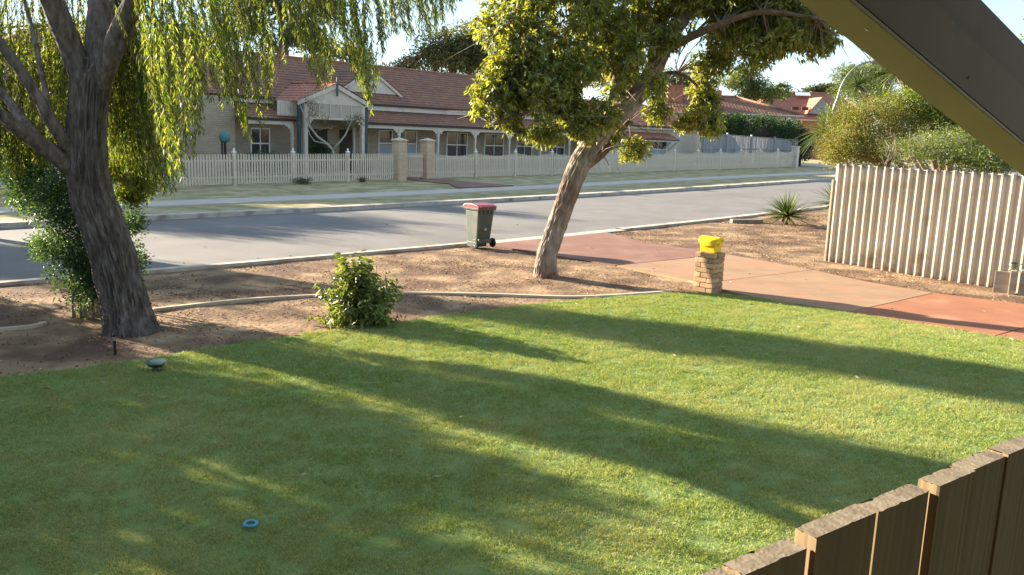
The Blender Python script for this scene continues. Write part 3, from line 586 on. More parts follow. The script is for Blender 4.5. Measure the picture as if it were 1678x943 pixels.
m.prism(pr, -.172, .172, lambda p, q, t: (t, p, q-.002)); m.build('rolled_top', m_yellow, lb, False, .004)
m = MB(); m.tube([(.172, -.0, .185), (.180, -.0, .185)], .06, 20); m.build('end_cap', m_yellow, lb)
m = MB(); m.box(-.09, .11, -.131, -.119, .105, .12); m.build('slot_lip', m_yellow, lb)
m = MB(); m.tube([(.17, .04, .20), (.20, .04, .20), (.215, .04, .20)], [.022, .022, .012], 12); m.build('lock_knob', m_yellow, lb)

# ------------------------------------------------------------------ corrugated fence
f0 = np.array([6.70, 17.80]); f1 = np.array([8.80, 14.86]); fdir = (f1-f0)/np.linalg.norm(f1-f0); ang = math.atan2(fdir[1], fdir[0])
cfn = empty('corrugated_fence', (f0[0], f0[1], 0), ang, 'tall pale corrugated cement sheet fence on the right beside the driveway', 'fence')
pitch = .172; npr = 20
for si in range(9):
    x0 = si*pitch*6; V = []; F = []; rows = [-.1, .0, .7, 1.4, 1.9, 2.0]; nx = 6*npr+1
    top = 2.035+random.uniform(-.012, .012); off = .006*(si % 2)
    for ri, z in enumerate(rows+[top]):
        for i in range(nx):
            xx = x0+i*pitch/npr; ph = (xx/pitch) % 1; dd = abs(ph-.5)*pitch; prof_ = min(1, max(0, (.040-dd)/.020)); prof_ = prof_*prof_*(3-2*prof_)
            y = -.060*prof_+off; zz = z
            if ri == len(rows): zz = top+.018*prof_+random.uniform(-.008, .004)
            V.append((xx, y, zz))
    nr = len(rows)+1
    for j in range(nr-1):
        for i in range(nx-1): F.append((j*nx+i, j*nx+i+1, (j+1)*nx+i+1, (j+1)*nx+i))
    o = mesh('sheet', V, F, m_corr, cfn, True); sm = o.modifiers.new('thick', 'SOLIDIFY'); sm.thickness = .007
box('end_post', -.06, -.015, -.03, .03, -.1, 1.72, m_log, cfn, .004)
# sleeper planter at the right edge
pb = empty('planter_post', (8.72, 14.45, 0), R(-30), 'grey weathered timber garden bed corner posts at the right edge below the corrugated fence', 'planter')
box('post', -.07, .03, -.06, .06, -.1, .42, m_log, pb, .01); box('post', .08, .20, -.04, .08, -.1, .44, m_log, pb, .01)
box('side_board', .2, 1.5, -.01, .04, .03, .40, m_log, pb, .006); box('side_board', -.3, -.07, .03, .07, .0, .38, m_log, pb, .006)
sp = MB()
for i in range(26):
    a = random.uniform(0, 6.28); sp.tube([(.5, .35, .3), (.5+.25*math.cos(a), .35+.25*math.sin(a), .5), (.5+.45*math.cos(a), .35+.45*math.sin(a), .45+random.uniform(-.1, .15))], [.02, .016, .006], 5)
pl_ = sp.build('succulent', l_sword, None, True); pl_.parent = None; pl_.location = (8.72, 14.45, 0); tag(pl_, 'sprawling grey-green succulent spilling over the timber garden bed at the right edge', 'plant')

# ------------------------------------------------------------------ sprinklers and ring
s1 = empty('sprinkler_riser', tuple(G(189, 582)), 0, 'black sprinkler riser standing in dark soil at the foot of the thick trunk', 'sprinkler')
m = MB(); m.tube([(0, 0, -.05), (0, 0, .16)], .016, 12); m.build('riser', m_black, s1)
m = MB(); m.tube([(0, 0, .16), (0, 0, .165), (0, 0, .20), (0, 0, .205)], [.016, .022, .022, .016], 14); m.build('collar', m_grey, s1)
m = MB(); m.tube([(0, 0, .205), (0, 0, .235), (0, 0, .25)], [.02, .018, .01], 14); m.build('nozzle', m_black, s1)
q = G(258, 612)
s2 = empty('lawn_sprinkler', (q[0], q[1], .03), 0, 'dark green round-capped sprinkler on the lawn edge near the thick leaning trunk', 'sprinkler')
m = MB(); m.tube([(0, 0, -.03), (0, 0, .02), (0, 0, .055)], [.045, .05, .04], 18); m.build('base', m_green, s2, False)
m = MB(); m.tube([(-.01, 0, .05), (-.01, 0, .075), (-.01, 0, .09)], [.075, .09, .085], 24); m.build('body', m_green, s2, False)
m = MB(); m.tube([(-.01, 0, .088), (-.01, 0, .098), (-.01, 0, .104)], [.105, .103, .06], 28); m.build('cap', pm('green_cap', (.09, .15, .11), 4, .3, spec=.7), s2)
q = G(411, 873)
V = []; F = []
for i in range(32):
    for k in range(10):
        a = 2*math.pi*i/32; b = 2*math.pi*k/10; rr = .038+.011*math.cos(b); V.append((rr*math.cos(a), rr*math.sin(a), .012+.011*math.sin(b)))
        F.append((i*10+k, ((i+1) % 32)*10+k, ((i+1) % 32)*10+(k+1) % 10, i*10+(k+1) % 10))
tag(mesh('toy_ring', V, F, m_blue, None, True, (q[0], q[1], .048)), 'small blue plastic ring lying on the lawn', 'ring')

# ------------------------------------------------------------------ foreground paling fence and roof beam
zf = 1.9
A = G(1211, 943, zf); Bp = G(1678, 743, zf); dv = (Bp-A)[:2]; ln = np.linalg.norm(dv); dv /= ln; fa = math.atan2(dv[1], dv[0])
pf = empty('timber_fence', (A[0], A[1], 0), fa, 'close treated pine paling fence in the bottom right corner', 'fence')
def sx(px, py):  # distance along the fence for a pixel on its inner top line
    q = G(px, py, zf); return float((q[:2]-A[:2])@dv)
edges = [sx(1100, 990), sx(1222, 938), sx(1337, 889), sx(1444, 843), sx(1536, 804)]
w0 = edges[-1]-edges[-2]
segs = []; x = edges[0]-.36
for k in range(2): segs.append((x+.18*k, x+.18*k+.172, random.uniform(-.012, .008)))
hts = [-.004, -.008, .008, 0, .008]
for k in range(4): segs.append((edges[k], edges[k+1]-.018, hts[k]))
x = edges[4]
for k in range(9): segs.append((x, x+.148, [.010, .008, .013, .003][k % 4])); x += .1515 if k < 2 else .158
for i, (a, b, dz) in enumerate(segs):
    nx, ny = 14, 8; V = []; F = []; top = zf+dz; zs = [0.0, .4, 1.0, 1.5, top]
    yo = [0, .006, -.004, .004][i % 4]; th = .044
    ring = []
    per = [(a+(b-a)*k/nx, yo) for k in range(nx)]+[(b, yo+th*k/ny) for k in range(ny)]+[(b-(b-a)*k/nx, yo+th) for k in range(nx)]+[(a, yo+th-th*k/ny) for k in range(ny)]
    n = len(per)
    for z in zs:
        for (px_, py_) in per: V.append((px_+random.gauss(0, .0004), py_+random.gauss(0, .0005), z+(random.gauss(0, .0012) if z == top else 0)))
    for j in range(len(zs)-1):
        for k in range(n): F.append((j*n+k, j*n+(k+1) % n, (j+1)*n+(k+1) % n, (j+1)*n+k))
    me_o = mesh('plank', V, F, m_plank, pf)
    # rough sawn top as its own sub-part
    V = []; F = []
    for jy in range(ny+1):
        for ix in range(nx*2+1):
            edge = (jy in (0, ny)) or (ix in (0, nx*2)); xx = a+(b-a)*ix/(nx*2); yy = yo+th*jy/ny
            V.append((xx, yy, top+.0005+(0 if edge else .0008*noise.noise(Vector((xx*140, yy*30, i)))+random.gauss(0, .00012))))
    w_ = nx*2+1
    for jy in range(ny):
        for ix in range(nx*2): F.append((jy*w_+ix, jy*w_+ix+1, (jy+1)*w_+ix+1, (jy+1)*w_+ix))
    mesh('sawn_top', V, F, m_endg, me_o)
box('rail', -.5, 2.2, .062, .10, 1.45, 1.52, m_plank, pf); box('rail', -.5, 2.2, .062, .10, .35, .42, m_plank, pf)
# inclined roof beam: edges fixed by its own direction
bd = Vector(ray(2560, 979)).normalized(); wv = Vector((bd.y, -bd.x, 0)).normalized(); hv = bd.cross(wv).normalized()
if hv.z < 0: hv = -hv
def hit(base_, dirv, x, y):
    nrm = Vector(ray(x, y)).cross(bd); return -(Vector(base_)-Vector(CP)).dot(nrm)/Vector(dirv).dot(nrm)
rm = Vector(ray(1391, 0)).normalized(); t = 1.0
a1 = hit(Vector(CP)+rm*t, wv, 1305, 0); t = .12/abs(a1); Mp = Vector(CP)+rm*t; a1 = hit(Mp, wv, 1305, 0); a2 = hit(Mp, hv, 1610, 0); aq = hit(Mp, hv, 1520, 0)
print('beam', t, a1, a2, aq, bd, Mp)
bmn = empty('roof_beam', tuple(Mp), 0, 'thick olive painted beam slanting across the top right corner close by', 'beam')
def bar(name, o0, wa, ha, l0, l1, mat, par, bev=.003):
    V = []
    for l in (l0, l1):
        for p, q in ((0, 0), (1, 0), (1, 1), (0, 1)): V.append(tuple(bd*l+o0+wa*p+ha*q))
    m = MB(); m.add(V, [(0, 1, 2, 3), (7, 6, 5, 4), (0, 4, 5, 1), (1, 5, 6, 2), (2, 6, 7, 3), (3, 7, 4, 0)]); 
    o = m.build(name, mat, par); bm = bmesh.new(); bm.from_mesh(o.data); bmesh.ops.recalc_face_normals(bm, faces=bm.faces); bmesh.ops.bevel(bm, geom=bm.edges[:], offset=bev, segments=2, affect='EDGES'); bm.to_mesh(o.data); bm.free(); return o
bar('rafter', wv*(a1*.03), wv*(a1*.94), hv*aq, -2.2, 3.0, m_dbeam, bmn).location = hv*.0125
bar('lit_underside', Vector((0, 0, 0)), wv*a1, hv*.012, -2.2, 3.0, m_beam, bmn)  # thin slab for the underside, light from the lawn put into its paler colour
bar('cover_board', wv*(a1*.12), wv*(a1*.76), hv*(a2-aq), -2.2, 3.0, m_dbeam, bmn).location = hv*(aq+.013)
pc_ = Vector(AT(1420, 47, 1))-Vector(CP); tt = (Mp-Vector(CP)).dot(hv)/pc_.dot(hv); pq = Vector(CP)+pc_*tt-Mp
m = MB(); m.add([tuple(pq+bd*a_+wv*b_-hv*c_) for a_, b_, c_ in [(-.006, -.003, .001), (.006, -.004, .001), (.008, .004, .004), (-.004, .003, .003), (.001, 0, .006)]], [(0, 1, 4), (1, 2, 4), (2, 3, 4), (3, 0, 4), (0, 3, 2, 1)]); m.build('paint_chip', m_white, bmn)
for k_ in range(7):
    p_ = bd*(-1.2+.45*k_)+hv*(aq*(.3+.4*(k_ % 2))+.0125)+wv*(a1*.03); m = MB(); m.tube([p_-wv*(a1/abs(a1))*.0015, p_+wv*(a1/abs(a1))*.002], .0045, 10); m.build('nail_head', m_gut, bmn)


# ------------------------------------------------------------------ house across the road
TL = .010
hs = empty('bungalow', U(0, 0, .12), 0, 'long single-storey brick house with red-brown tiled roof and verandah behind the picket fence', 'house')
hs.rotation_euler = (0, TL, fd)
def HP(px, py, v):
    u, z = PL(px, py, v); return u, z+TL*(u-12)
def hu(px, v): return HP(px, 220, v)[0]
def roof(name, eL, eR, rR, rL, mat, par, course=.33, tile=.30, amp=.022, step=.028):
    eL, eR, rR, rL = map(Vector, (eL, eR, rR, rL)); ax = (eR-eL).normalized(); upv = ((rL+rR)/2-(eL+eR)/2); nrm = ax.cross(upv).normalized()
    if nrm.z < 0: nrm = -nrm
    perp = (rL-eL)-ax*((rL-eL).dot(ax)); slope = perp.length; pd = perp.normalized(); n = max(2, round(slope/course)); V = []; F = []
    s0 = 0; wE = (eR-eL).dot(ax); lo, hi = min(0, (rL-eL).dot(ax)), max(wE, (rR-eL).dot(ax))
    ss = np.arange(math.floor(lo/tile*4), math.ceil(hi/tile*4)+1)*tile/4
    def ends(t): return (rL-eL).dot(ax)*t, wE+((rR-eL).dot(ax)-wE)*t
    for i in range(n):
        for j, (t, h) in enumerate(((i/n, step), ((i+1)/n, .0))):
            a, b = ends(t)
            for s in ss:
                sc = min(max(s, a), b); w = amp*abs(math.cos(math.pi*sc/tile))
                jit = random.gauss(0, .003); V.append(tuple(eL+ax*sc+pd*slope*t+nrm*(h+w+jit)))
        m = len(ss); b0 = i*2*m
        for k in range(m-1): F.append((b0+k, b0+k+1, b0+m+k+1, b0+m+k))
        if i:
            p0 = b0-m
            for k in range(m-1): F.append((p0+k, p0+k+1, b0+k+1, b0+k))
    o = mesh(name, V, F, mat, par); return o
WV, EV, GZ, RV, RZ = 7.6, 7.15, 3.55, 11.8, 5.95
VG, VGZ = 5.5, 2.50
pL, pR = hu(498, 5.0), hu(598, 5.0)
UE = 31.0
# walls
uw = hu(385, 6.9)
box('wall', -7, uw, 6.9, 15.5, -.5, GZ-.05, m_brick, hs)
box('wall', uw+.003, UE+4, WV, 15.5, -.5, GZ-.05, m_brick, hs)
u1, u2 = hu(985, 5.8), hu(1143, 5.8)
box('wall', u1, u2, 5.8, 13, -.5, 3.2, m_render, hs)
# roofs
roof('roof', (-8, EV, GZ), (UE+5, EV, GZ), (UE+.5, RV, RZ), (-3, RV, RZ), m_tile, hs)
roof('roof', (UE+5, 16.4, GZ), (-8, 16.4, GZ), (-3, RV, RZ), (UE+.5, RV, RZ), m_tile, hs, amp=0)
roof('roof', (-8, 16.4, GZ), (-8, EV, GZ), (-3, RV, RZ), (-3, RV, RZ), m_tile, hs)
m = MB(); m.tube([(-3, RV, RZ+.03), (UE+.5, RV, RZ+.03)], .09, 8); m.tube([(-3, RV, RZ), (-8, EV, GZ+.05)], .08, 8); m.build('ridge_cap', m_tile, hs, True)
roof('verandah_roof', (pR+.15, VG, VGZ+.06), (UE+3, VG, VGZ+.06), (UE+3, EV+.12, GZ-.32), (pR+.15, EV+.12, GZ-.32), m_tile, hs)
uvl = hu(483, VG)
roof('verandah_roof', (uw-.05, VG, VGZ+.06), (uvl, VG, VGZ+.06), (uvl-.9, EV+.1, GZ-.3), (uw-.05, EV+.1, GZ-.3), m_tile, hs)
# gutters and fascias
box('gutter', -8, pL-.3, EV-.12, EV, GZ-.06, GZ+.06, m_gut, hs); box('gutter', pR+.35, UE+5, EV-.12, EV, GZ-.06, GZ+.06, m_gut, hs)
box('fascia', -8, pL-.3, EV-.02, EV+.02, GZ-.26, GZ-.063, m_cream, hs); box('fascia', pR+.3, UE+5, EV-.02, EV+.02, GZ-.30, GZ-.063, m_cream, hs)
box('eave_lining', -8, UE+5, EV+.02, WV, GZ-.12, GZ-.10, m_cream, hs)
box('gutter', pR+.1, UE+3, VG-.11, VG, VGZ-.03, VGZ+.07, m_gut, hs); box('gutter', uw-.1, uvl, VG-.11, VG, VGZ-.03, VGZ+.07, m_gut, hs)
box('verandah_beam', pR+.1, UE+3, VG, VG+.07, VGZ-.20, VGZ-.033, m_cream, hs); box('verandah_beam', uw-.1, uvl-.1, VG, VG+.07, VGZ-.20, VGZ-.033, m_cream, hs)
box('verandah_floor', uw, UE+3, VG-.3, WV, -.3, .0, m_concrete, hs)
def bracket(x, y, z, s, par):
    pts = [(0, 0), (0, -.36), (.04, -.36)]+[(.05+.22*(1-math.cos(a)), -.30+.22*math.sin(a)) for a in np.linspace(.1, 1.4, 6)]+[(.33, -.05), (.33, 0)]
    mb = MB(); mb.prism(pts, y+.015, y+.05, lambda p, q, t: (x+s*p, t, z+q)); mb.tube([(x+s*.17, y-.01, z-.15), (x+s*.17, y+.006, z-.15)], .045, 10)
    return mb.build('bracket', m_cream, par)
def post(u, v, z0, z1, w=.11, brk=(-1, 1), mat=None):
    p = box('verandah_post', u-w/2, u+w/2, v-.02, v+w-.02, z0, z1, mat or m_cream, hs)
    box('post_collar', u-w/2-.025, u+w/2+.025, v-.045, v+w+.005, z1-.62, z1-.56, mat or m_cream, p)
    for s in brk: bracket(u+s*w/2, v-.003, z1, s, p)
    return p
pus = [hu(654, VG), hu(718, VG), hu(779, VG), hu(835, VG)]; stp = (pus[3]-pus[1])/2
while pus[-1]+stp < UE+3: pus.append(pus[-1]+stp)
for u in pus: post(u, VG, -.05, VGZ-.2)
post(hu(479, VG), VG, -.05, VGZ-.2, brk=(-1,))
# windows
def window(x0, x1, z0, z1, y, cols=2, curtain=False, mid=.5, label=None):
    w = MB(); f = .06
    w.box(x0, x1, y-.06, y+.02, z0, z0+f); w.box(x0, x1, y-.06, y+.02, z1-f, z1); w.box(x0, x0+f, y-.058, y+.018, z0+f, z1-f); w.box(x1-f, x1, y-.058, y+.018, z0+f, z1-f)
    for c in range(1, cols): xx = x0+(x1-x0)*c/cols; w.box(xx-.025, xx+.025, y-.05, y+.01, z0+f, z1-f)
    zm = z0+(z1-z0)*mid; w.box(x0+f, x1-f, y-.053, y+.012, zm-.03, zm+.03)
    o = w.build('window', m_white, hs)
    if label: o['label'] = label
    for c in range(cols):
        a = x0+(x1-x0)*c/cols+.03; b = x0+(x1-x0)*(c+1)/cols-.03
        for za, zb in ((z0+.03, zm-.02), (zm+.02, z1-.03)): box('pane', a, b, y-.022, y-.014, za, zb, m_glass, o)
    if curtain:
        mb = MB(); n = 14
        for k in range(n): xa = x0+.07+(x1-x0-.14)*k/n; mb.box(xa, xa+(x1-x0-.14)/n*.6, y-.034, y-.026, z0+.07, zm-.05)
        mb.build('curtain', m_curt, o)
    box('sill', x0-.06, x1+.06, y-.12, y-.061, z0-.08, z0-.005, m_cream, o)
for a, b, cols, cur in ((619, 642, 1, True), (662, 682, 1, True), (731, 765, 2, False), (793, 825, 2, False), (846, 872, 2, False), (900, 925, 2, False)):
    ua, ub = hu(a, WV), hu(b, WV); window(ua, ub, .75, 2.22, WV, cols, cur)
ua, ub = hu(409, WV), hu(441, WV); window(ua, ub, .6, 2.1, WV, 2)
ua, ub = hu(556, WV), hu(578, WV); box('door', ua, ub, WV-.06, WV, 0, 2.15, m_soft, hs)
ua, ub = hu(505, WV), hu(535, WV); box('door', ua, ub, WV-.06, WV, 0, 2.15, m_soft, hs)
# porch gable
pv = 5.0; pc = (pL+pR)/2; gz = HP(551, 137, pv)[1]; ez = 3.42; pw = (pR-pL)/2
for u, tl in ((pL+.12, 1), (pR-.12, -1)):
    p = box('porch_post', u-.09, u+.09, pv, pv+.18, -.1, ez-.1, m_cream, hs); bracket(u+tl*.09, pv+.02, 2.62, tl, p)
box('downpipe', pL-.24, pL-.10, pv+.1, pv+.24, -.1, ez-.15, m_teal, hs); box('downpipe', pR+.06, pR+.24, pv+.1, pv+.24, -.1, ez-.1, m_teal, hs)
post(hu(580, 6.8), 6.8, -.05, 2.55, .12, (-1, 1))
box('gable_beam', pL+.2, pR-.2, pv+.01, pv+.10, 2.62, 2.72, m_cream, hs); box('gable_beam', pL+.2, pR-.2, pv+.01, pv+.10, 3.36, 3.46, m_cream, hs)
m = MB(); nd = 5
for k in range(nd+1): x = pL+.21+(2*pw-.42)*k/nd; m.box(x-.03, x+.03, pv+.0, pv+.08, 2.722, 3.358)
m.build('lattice_divider', m_cream, hs)
m = MB(); x = pL+.2; H_ = .64
for k in range(-6, 30):
    xa = pL+.2+k*.11
    for s in (1, -1):
        a0, a1_ = (xa, xa+H_) if s == 1 else (xa+H_, xa); lo, hi = pL+.21, pR-.21
        ta = max(0, min(1, (lo-a0)/(a1_-a0) if a1_ != a0 else 0)); tb_ = max(0, min(1, (hi-a0)/(a1_-a0)))
        if s == -1: ta, tb_ = tb_, ta
        if tb_-ta < .05: continue
        P0 = (a0+(a1_-a0)*ta, 2.72+H_*ta); P1 = (a0+(a1_-a0)*tb_, 2.72+H_*tb_); y = pv+.03+(.012 if s == 1 else 0)
        m.prism([(P0[0]-.02, P0[1]), (P0[0]+.02, P0[1]), (P1[0]+.02, P1[1]), (P1[0]-.02, P1[1])], y, y+.01, lambda p, q, t: (p, t, q))
m.build('lattice', m_cream, hs)
box('lattice_backing', pL+.21, pR-.21, pv+.075, pv+.085, 2.73, 3.35, m_cream, hs)
m = MB(); m.prism([(pL-.05, 3.463), (pR+.05, 3.463), (pc, gz-.18)], pv+.02, pv+.06, lambda p, q, t: (p, t, q)); m.build('gable_face', m_cream, hs)
for s, n_ in ((-1, 0), (1, 1)):
    e = pc+s*(pw+.38); m = MB(); m.prism([(e, ez+.02), (pc, gz-.02), (pc, gz-.24), (e, ez-.18)][::s], pv-.10, pv-.05, lambda p, q, t: (p, t, q)); m.build('barge_board', m_cream, hs)
    a = (pc+s*(pw+.4), pv-.12, ez); b = (pc+s*(pw+.4), 9.2, ez); c_ = (pc, 9.6, gz); d_ = (pc, pv-.12, gz)
    if s < 0: roof('porch_roof', b, a, d_, c_, m_tile2, hs)  # sunward slope in the brighter tile, sunlight put into its colour
    else: roof('porch_roof', a, b, c_, d_, m_tile, hs)
box('finial', pc-.045, pc+.045, pv-.16, pv-.11, gz-.62, gz+.28, m_teal, hs)
m = MB(); m.tube([(pc, pv-.1, gz+.06), (pc, 9.6, gz+.06)], .07, 8); m.build('ridge_cap', m_tile2, hs, True)
m = MB()
for k in range(8): m.box(pL-1.1+k*.14, pL-1.0+k*.14, pv+.5, pv+.52, 2.75-.0*k, 3.4)
m.build('side_panel', m_cream, hs); box('side_panel_back', pL-1.12, pL-.02, pv+.525, pv+.55, 2.72, 3.42, m_cream, hs)
# upper dormer gable
dv0 = 8.3; (da, dz), (dl_, dlz), (dr, drz) = HP(606, 112, dv0), HP(556, 147, dv0), HP(656, 158, dv0); dh = (dr-dl_)/2; dz0 = (dlz+drz)/2
m = MB(); m.prism([(da-dh, dz0), (da+dh, dz0), (da, dz-.1)], dv0, dv0+.05, lambda p, q, t: (p, t, q)); m.build('dormer_face', m_cream, hs)
for s in (-1, 1):
    m = MB(); e = da+s*(dh+.15); m.prism([(e, dz0-.05), (da, dz), (da, dz-.17), (e, dz0-.22)][::s], dv0-.09, dv0-.04, lambda p, q, t: (p, t, q)); m.build('dormer_barge', m_cream, hs)
    a = (e, dv0-.1, dz0-.05); b = (e, 11.2, dz0-.05); c_ = (da, 11.2, dz); d_ = (da, dv0-.1, dz)
    roof('dormer_roof', *((b, a, d_, c_) if s < 0 else (a, b, c_, d_)), m_tile, hs)
# right wing roof, awning window
roof('roof', (u1-.4, 5.35, 3.22), (u2+.4, 5.35, 3.22), (u2-3.2, 9.3, 5.0), (u1+1, 9.3, 5.0), m_tile2, hs)
roof('roof', (u2+.4, 5.35, 3.22), (u2+.4, 13.3, 3.22), (u2-3.2, 9.3, 5.0), (u2-3.2, 9.3, 5.0), m_tile2, hs)
roof('roof', (u2+.4, 13.3, 3.22), (u1-.4, 13.3, 3.22), (u1+1, 9.3, 5.0), (u2-3.2, 9.3, 5.0), m_tile2, hs, amp=0)
box('gutter', u1-.4, u2+.4, 5.24, 5.34, 3.12, 3.24, m_gut, hs); box('fascia', u1-.4, u2+.4, 5.36, 5.39, 2.98, 3.12, m_cream, hs)
a0, a1_ = hu(1030, 5.0), hu(1110, 5.0)
roof('awning_roof', (a0-.2, 4.95, 2.30), (a1_+.2, 4.95, 2.30), (a1_-.2, 5.78, 2.74), (a0+.2, 5.78, 2.74), m_tile2, hs)
box('awning_fascia', a0-.2, a1_+.2, 4.9, 4.94, 2.20, 2.30, m_gut, hs); box('awning_beam', a0-.15, a1_+.15, 4.95, 5.0, 2.10, 2.21, m_cream, hs)
for px in (1034, 1062, 1095, 1106):
    x = hu(px, 5.3); m = MB(); m.prism([(4.98, 2.2), (5.78, 1.5), (5.78, 1.42), (4.98, 2.1)], x-.03, x+.03, lambda p, q, t: (t, p, q)); m.build('awning_bracket', m_cream, hs)
ua, ub = hu(1064, 5.8), hu(1093, 5.8); window(ua, ub, .9, 2.15, 5.8, 2, True); ua, ub = hu(1030, 5.8), hu(1056, 5.8); window(ua, ub, .9, 2.15, 5.8, 2, False)
m = MB()
for k in range(5):
    x = hu(1022, 5.3)+k*1.0
m.tube([(hu(700, 11.8)*0+22.5, 9.4, 4.8), (22.5, 9.4, 5.15)], .05, 8); m.build('roof_vent', m_cream, hs)

# ------------------------------------------------------------------ picket fences
def pmesh(h):
    w, t = .068, .02; v = []; 
    for y in (0, t):
        v += [(-w/2, y, .06), (w/2, y, .06), (w/2, y, h-.05), (0, y, h), (-w/2, y, h-.05)]
    f = [(0, 1, 2, 3, 4), (9, 8, 7, 6, 5)]+[(i, (i+1) % 5, 5+(i+1) % 5, 5+i) for i in range(5)]
    me = bpy.data.meshes.new('picket'); me.from_pydata(v, [], [tuple(reversed(q)) for q in f]); me.materials.append(m_picket); return me
PH = {k: pmesh(1.0+k*.02) for k in range(0, 26)}
postu = [-19.0, -16.3, -13.6, -10.8, -8.1, -5.3, -2.6, .08, 2.71, 5.45]
postr = [13.29, 16.24, 19.25, 22.4, 25.5, 28.6, 31.95, 34.98, 38.09, 41.2, 44.28, 47.4]
def fence(label, ua, ub, posts, hp, dip):
    t = empty('picket_fence', U(ua, 0, .03), fd, label, 'fence', 'cream picket fences across the road')
    L = ub-ua
    for z in (.28, .92): box('rail', 0, L, .022, .06, z, z+.07, m_picket, t)
    for u in posts:
        p = box('post', u-ua-.06, u-ua+.06, -.02, .10, -.05, hp(u)-.17, m_picket, t, .006)
        m = MB(); cx = u-ua; m.box(cx-.075, cx+.075, -.035, .115, hp(u)-.17, hp(u)-.14); m.add([(cx-.055, -.015, hp(u)-.14), (cx+.055, -.015, hp(u)-.14), (cx+.055, .095, hp(u)-.14), (cx-.055, .095, hp(u)-.14), (cx, .04, hp(u)-.07)], [(0, 1, 4), (1, 2, 4), (2, 3, 4), (3, 0, 4)])
        m.tube([(cx, .04, hp(u)-.09), (cx, .04, hp(u)-.06), (cx, .04, hp(u)-.03), (cx, .04, hp(u)-.005)], [.02, .042, .042, .012], 10); m.build('finial', m_white, p)
    allp = [ua]+[p for p in posts if ua < p < ub]+[ub]; k = 0; x = ua+.08; rest = MB()
    while x < ub-.05:
        if min(abs(x-p) for p in posts) > .10:
            i = max(j for j in range(len(allp)) if allp[j] <= x); a, b = allp[i], allp[min(i+1, len(allp)-1)]; s = (x-a)/max(b-a, .1)
            h = hp(x)-.20-dip(x)*math.sin(math.pi*s); kk = int(round((h-1.0)/.02)); kk = min(max(kk, 0), 25)
            if k < 298:
                o = bpy.data.objects.new('picket', PH[kk]); C.objects.link(o); o.parent = t; o.location = (x-ua, random.uniform(-.002, .002), random.uniform(-.006, .006)); o.rotation_euler = (0, random.uniform(-.008, .008), 0)
            else: rest.box(x-ua-.034, x-ua+.034, 0, .02, .06, h)
            k += 1
        x += .118
    if rest.v: tag(rest.build('pickets', m_picket, t), kind='stuff')
fence('cream picket fence left of the brick gate pillars', -20.5, 8.0, postu, lambda u: 1.44, lambda u: .03)
fence('cream picket fence right of the brick gate pillars, running away to the far corner', 10.4, 50.2, postr, lambda u: 1.44+.10*max(0, min(1, (u-20)/25)), lambda u: .14)
for u, lab in ((8.33, 'left brick gate pillar in the picket fence'), (10.05, 'right brick gate pillar in the picket fence')):
    t = empty('gate_pillar', U(u, .0, 0), fd, lab, 'pillar', 'brick gate pillars')
    box('pillar_shaft', -.24, .24, -.2, .28, -.1, 1.80, m_brickp, t); box('cap', -.29, .29, -.25, .33, 1.80, 1.86, m_brickp, t)
    m = MB(); m.add([(-.27, -.23, 1.86), (.27, -.23, 1.86), (.27, .31, 1.86), (-.27, .31, 1.86), (0, .04, 1.96)], [(0, 1, 4), (1, 2, 4), (2, 3, 4), (3, 0, 4)]); m.build('cap_top', m_render, t)
t = empty('end_pillar', U(50.5, 0, 0), fd, 'pale rendered pillar at the far right end of the picket fence', 'pillar')
box('pillar_shaft', -.2, .25, -.25, .25, -.1, 1.66, m_cream, t); box('cap', -.27, .32, -.32, .32, 1.66, 1.74, m_cream, t)
gte = empty('picket_gate', U(9.74, .0, .10), fd+R(180-28), 'narrow cream picket gate standing ajar between the brick gate pillars', 'gate')
for i in range(8): link('picket', PH[9], None, gte, (.05+.098*i, 0, 0))
for z in (.3, .95): box('rail', 0, .78, .022, .06, z, z+.07, m_picket, gte)

# ------------------------------------------------------------------ things in the house garden
t = empty('garden_tree', U(7.6, 3.0, .1), 0, 'small nearly bare tree with pale forked branches in front of the porch', 'tree'); tl = Vector(t.location)
Yt = tl.y
m = MB()
br = [([(547, 262), (546, 246), (536, 236), (520, 224), (508, 208), (503, 195)], .07), ([(546, 246), (556, 234), (566, 222), (573, 205), (578, 196)], .055), ([(536, 236), (516, 232), (508, 222), (502, 205)], .03), ([(508, 208), (505, 185), (512, 168), (520, 158)], .035), ([(508, 208), (498, 190), (492, 172)], .03), ([(503, 195), (515, 180), (519, 165)], .025), ([(573, 205), (566, 196), (560, 190)], .02), ([(578, 200), (588, 190), (592, 182)], .02)]
for pts, r_ in br:
    pp = [Vector(AT(x, y, Yt))-tl for x, y in pts]; m.tube(pp, [r_*(1-.6*i/len(pp)) for i in range(len(pp))], 7)
for i in range(50):
    x, y = random.gauss(512, 12), random.gauss(180, 18); a = Vector(AT(x, y, Yt+random.uniform(-.5, .5)))-tl; m.tube([a, a+Vector((random.gauss(0, .3), random.gauss(0, .3), random.uniform(.1, .5)))], [.012, .004], 4)
m.build('branches', m_pale, t, True)
clumps('foliage', [PB(x, y, Yt, a, b, a, tl) for x, y, a, b in [(532, 198, 13, 9), (578, 200, 20, 12), (590, 196, 10, 9), (512, 178, 12, 20)]], 60, 12, .18, .09, .04, l_olive, t, .2, .1)
def bushy(name, label, cat, u, v, rx, rz, z, n, mat, L=.09, W_=.04, grp=None, cr_=.2, zc=None):
    t = empty(name, U(u, v, z), 0, label, cat, grp); stems(t, 5, rz*1.2, rx*.3, rx*.6, m_twig)
    clumps('foliage', [(0, 0, zc or rz*.9, rx, rx, rz)], n, 24, cr_, L, W_, mat, t, .3, .1); return t
bushy('bush', 'rounded dark bush growing behind the open picket gate', 'bush', 9.1, 4.0, .7, .5, .1, 60, l_hedge)
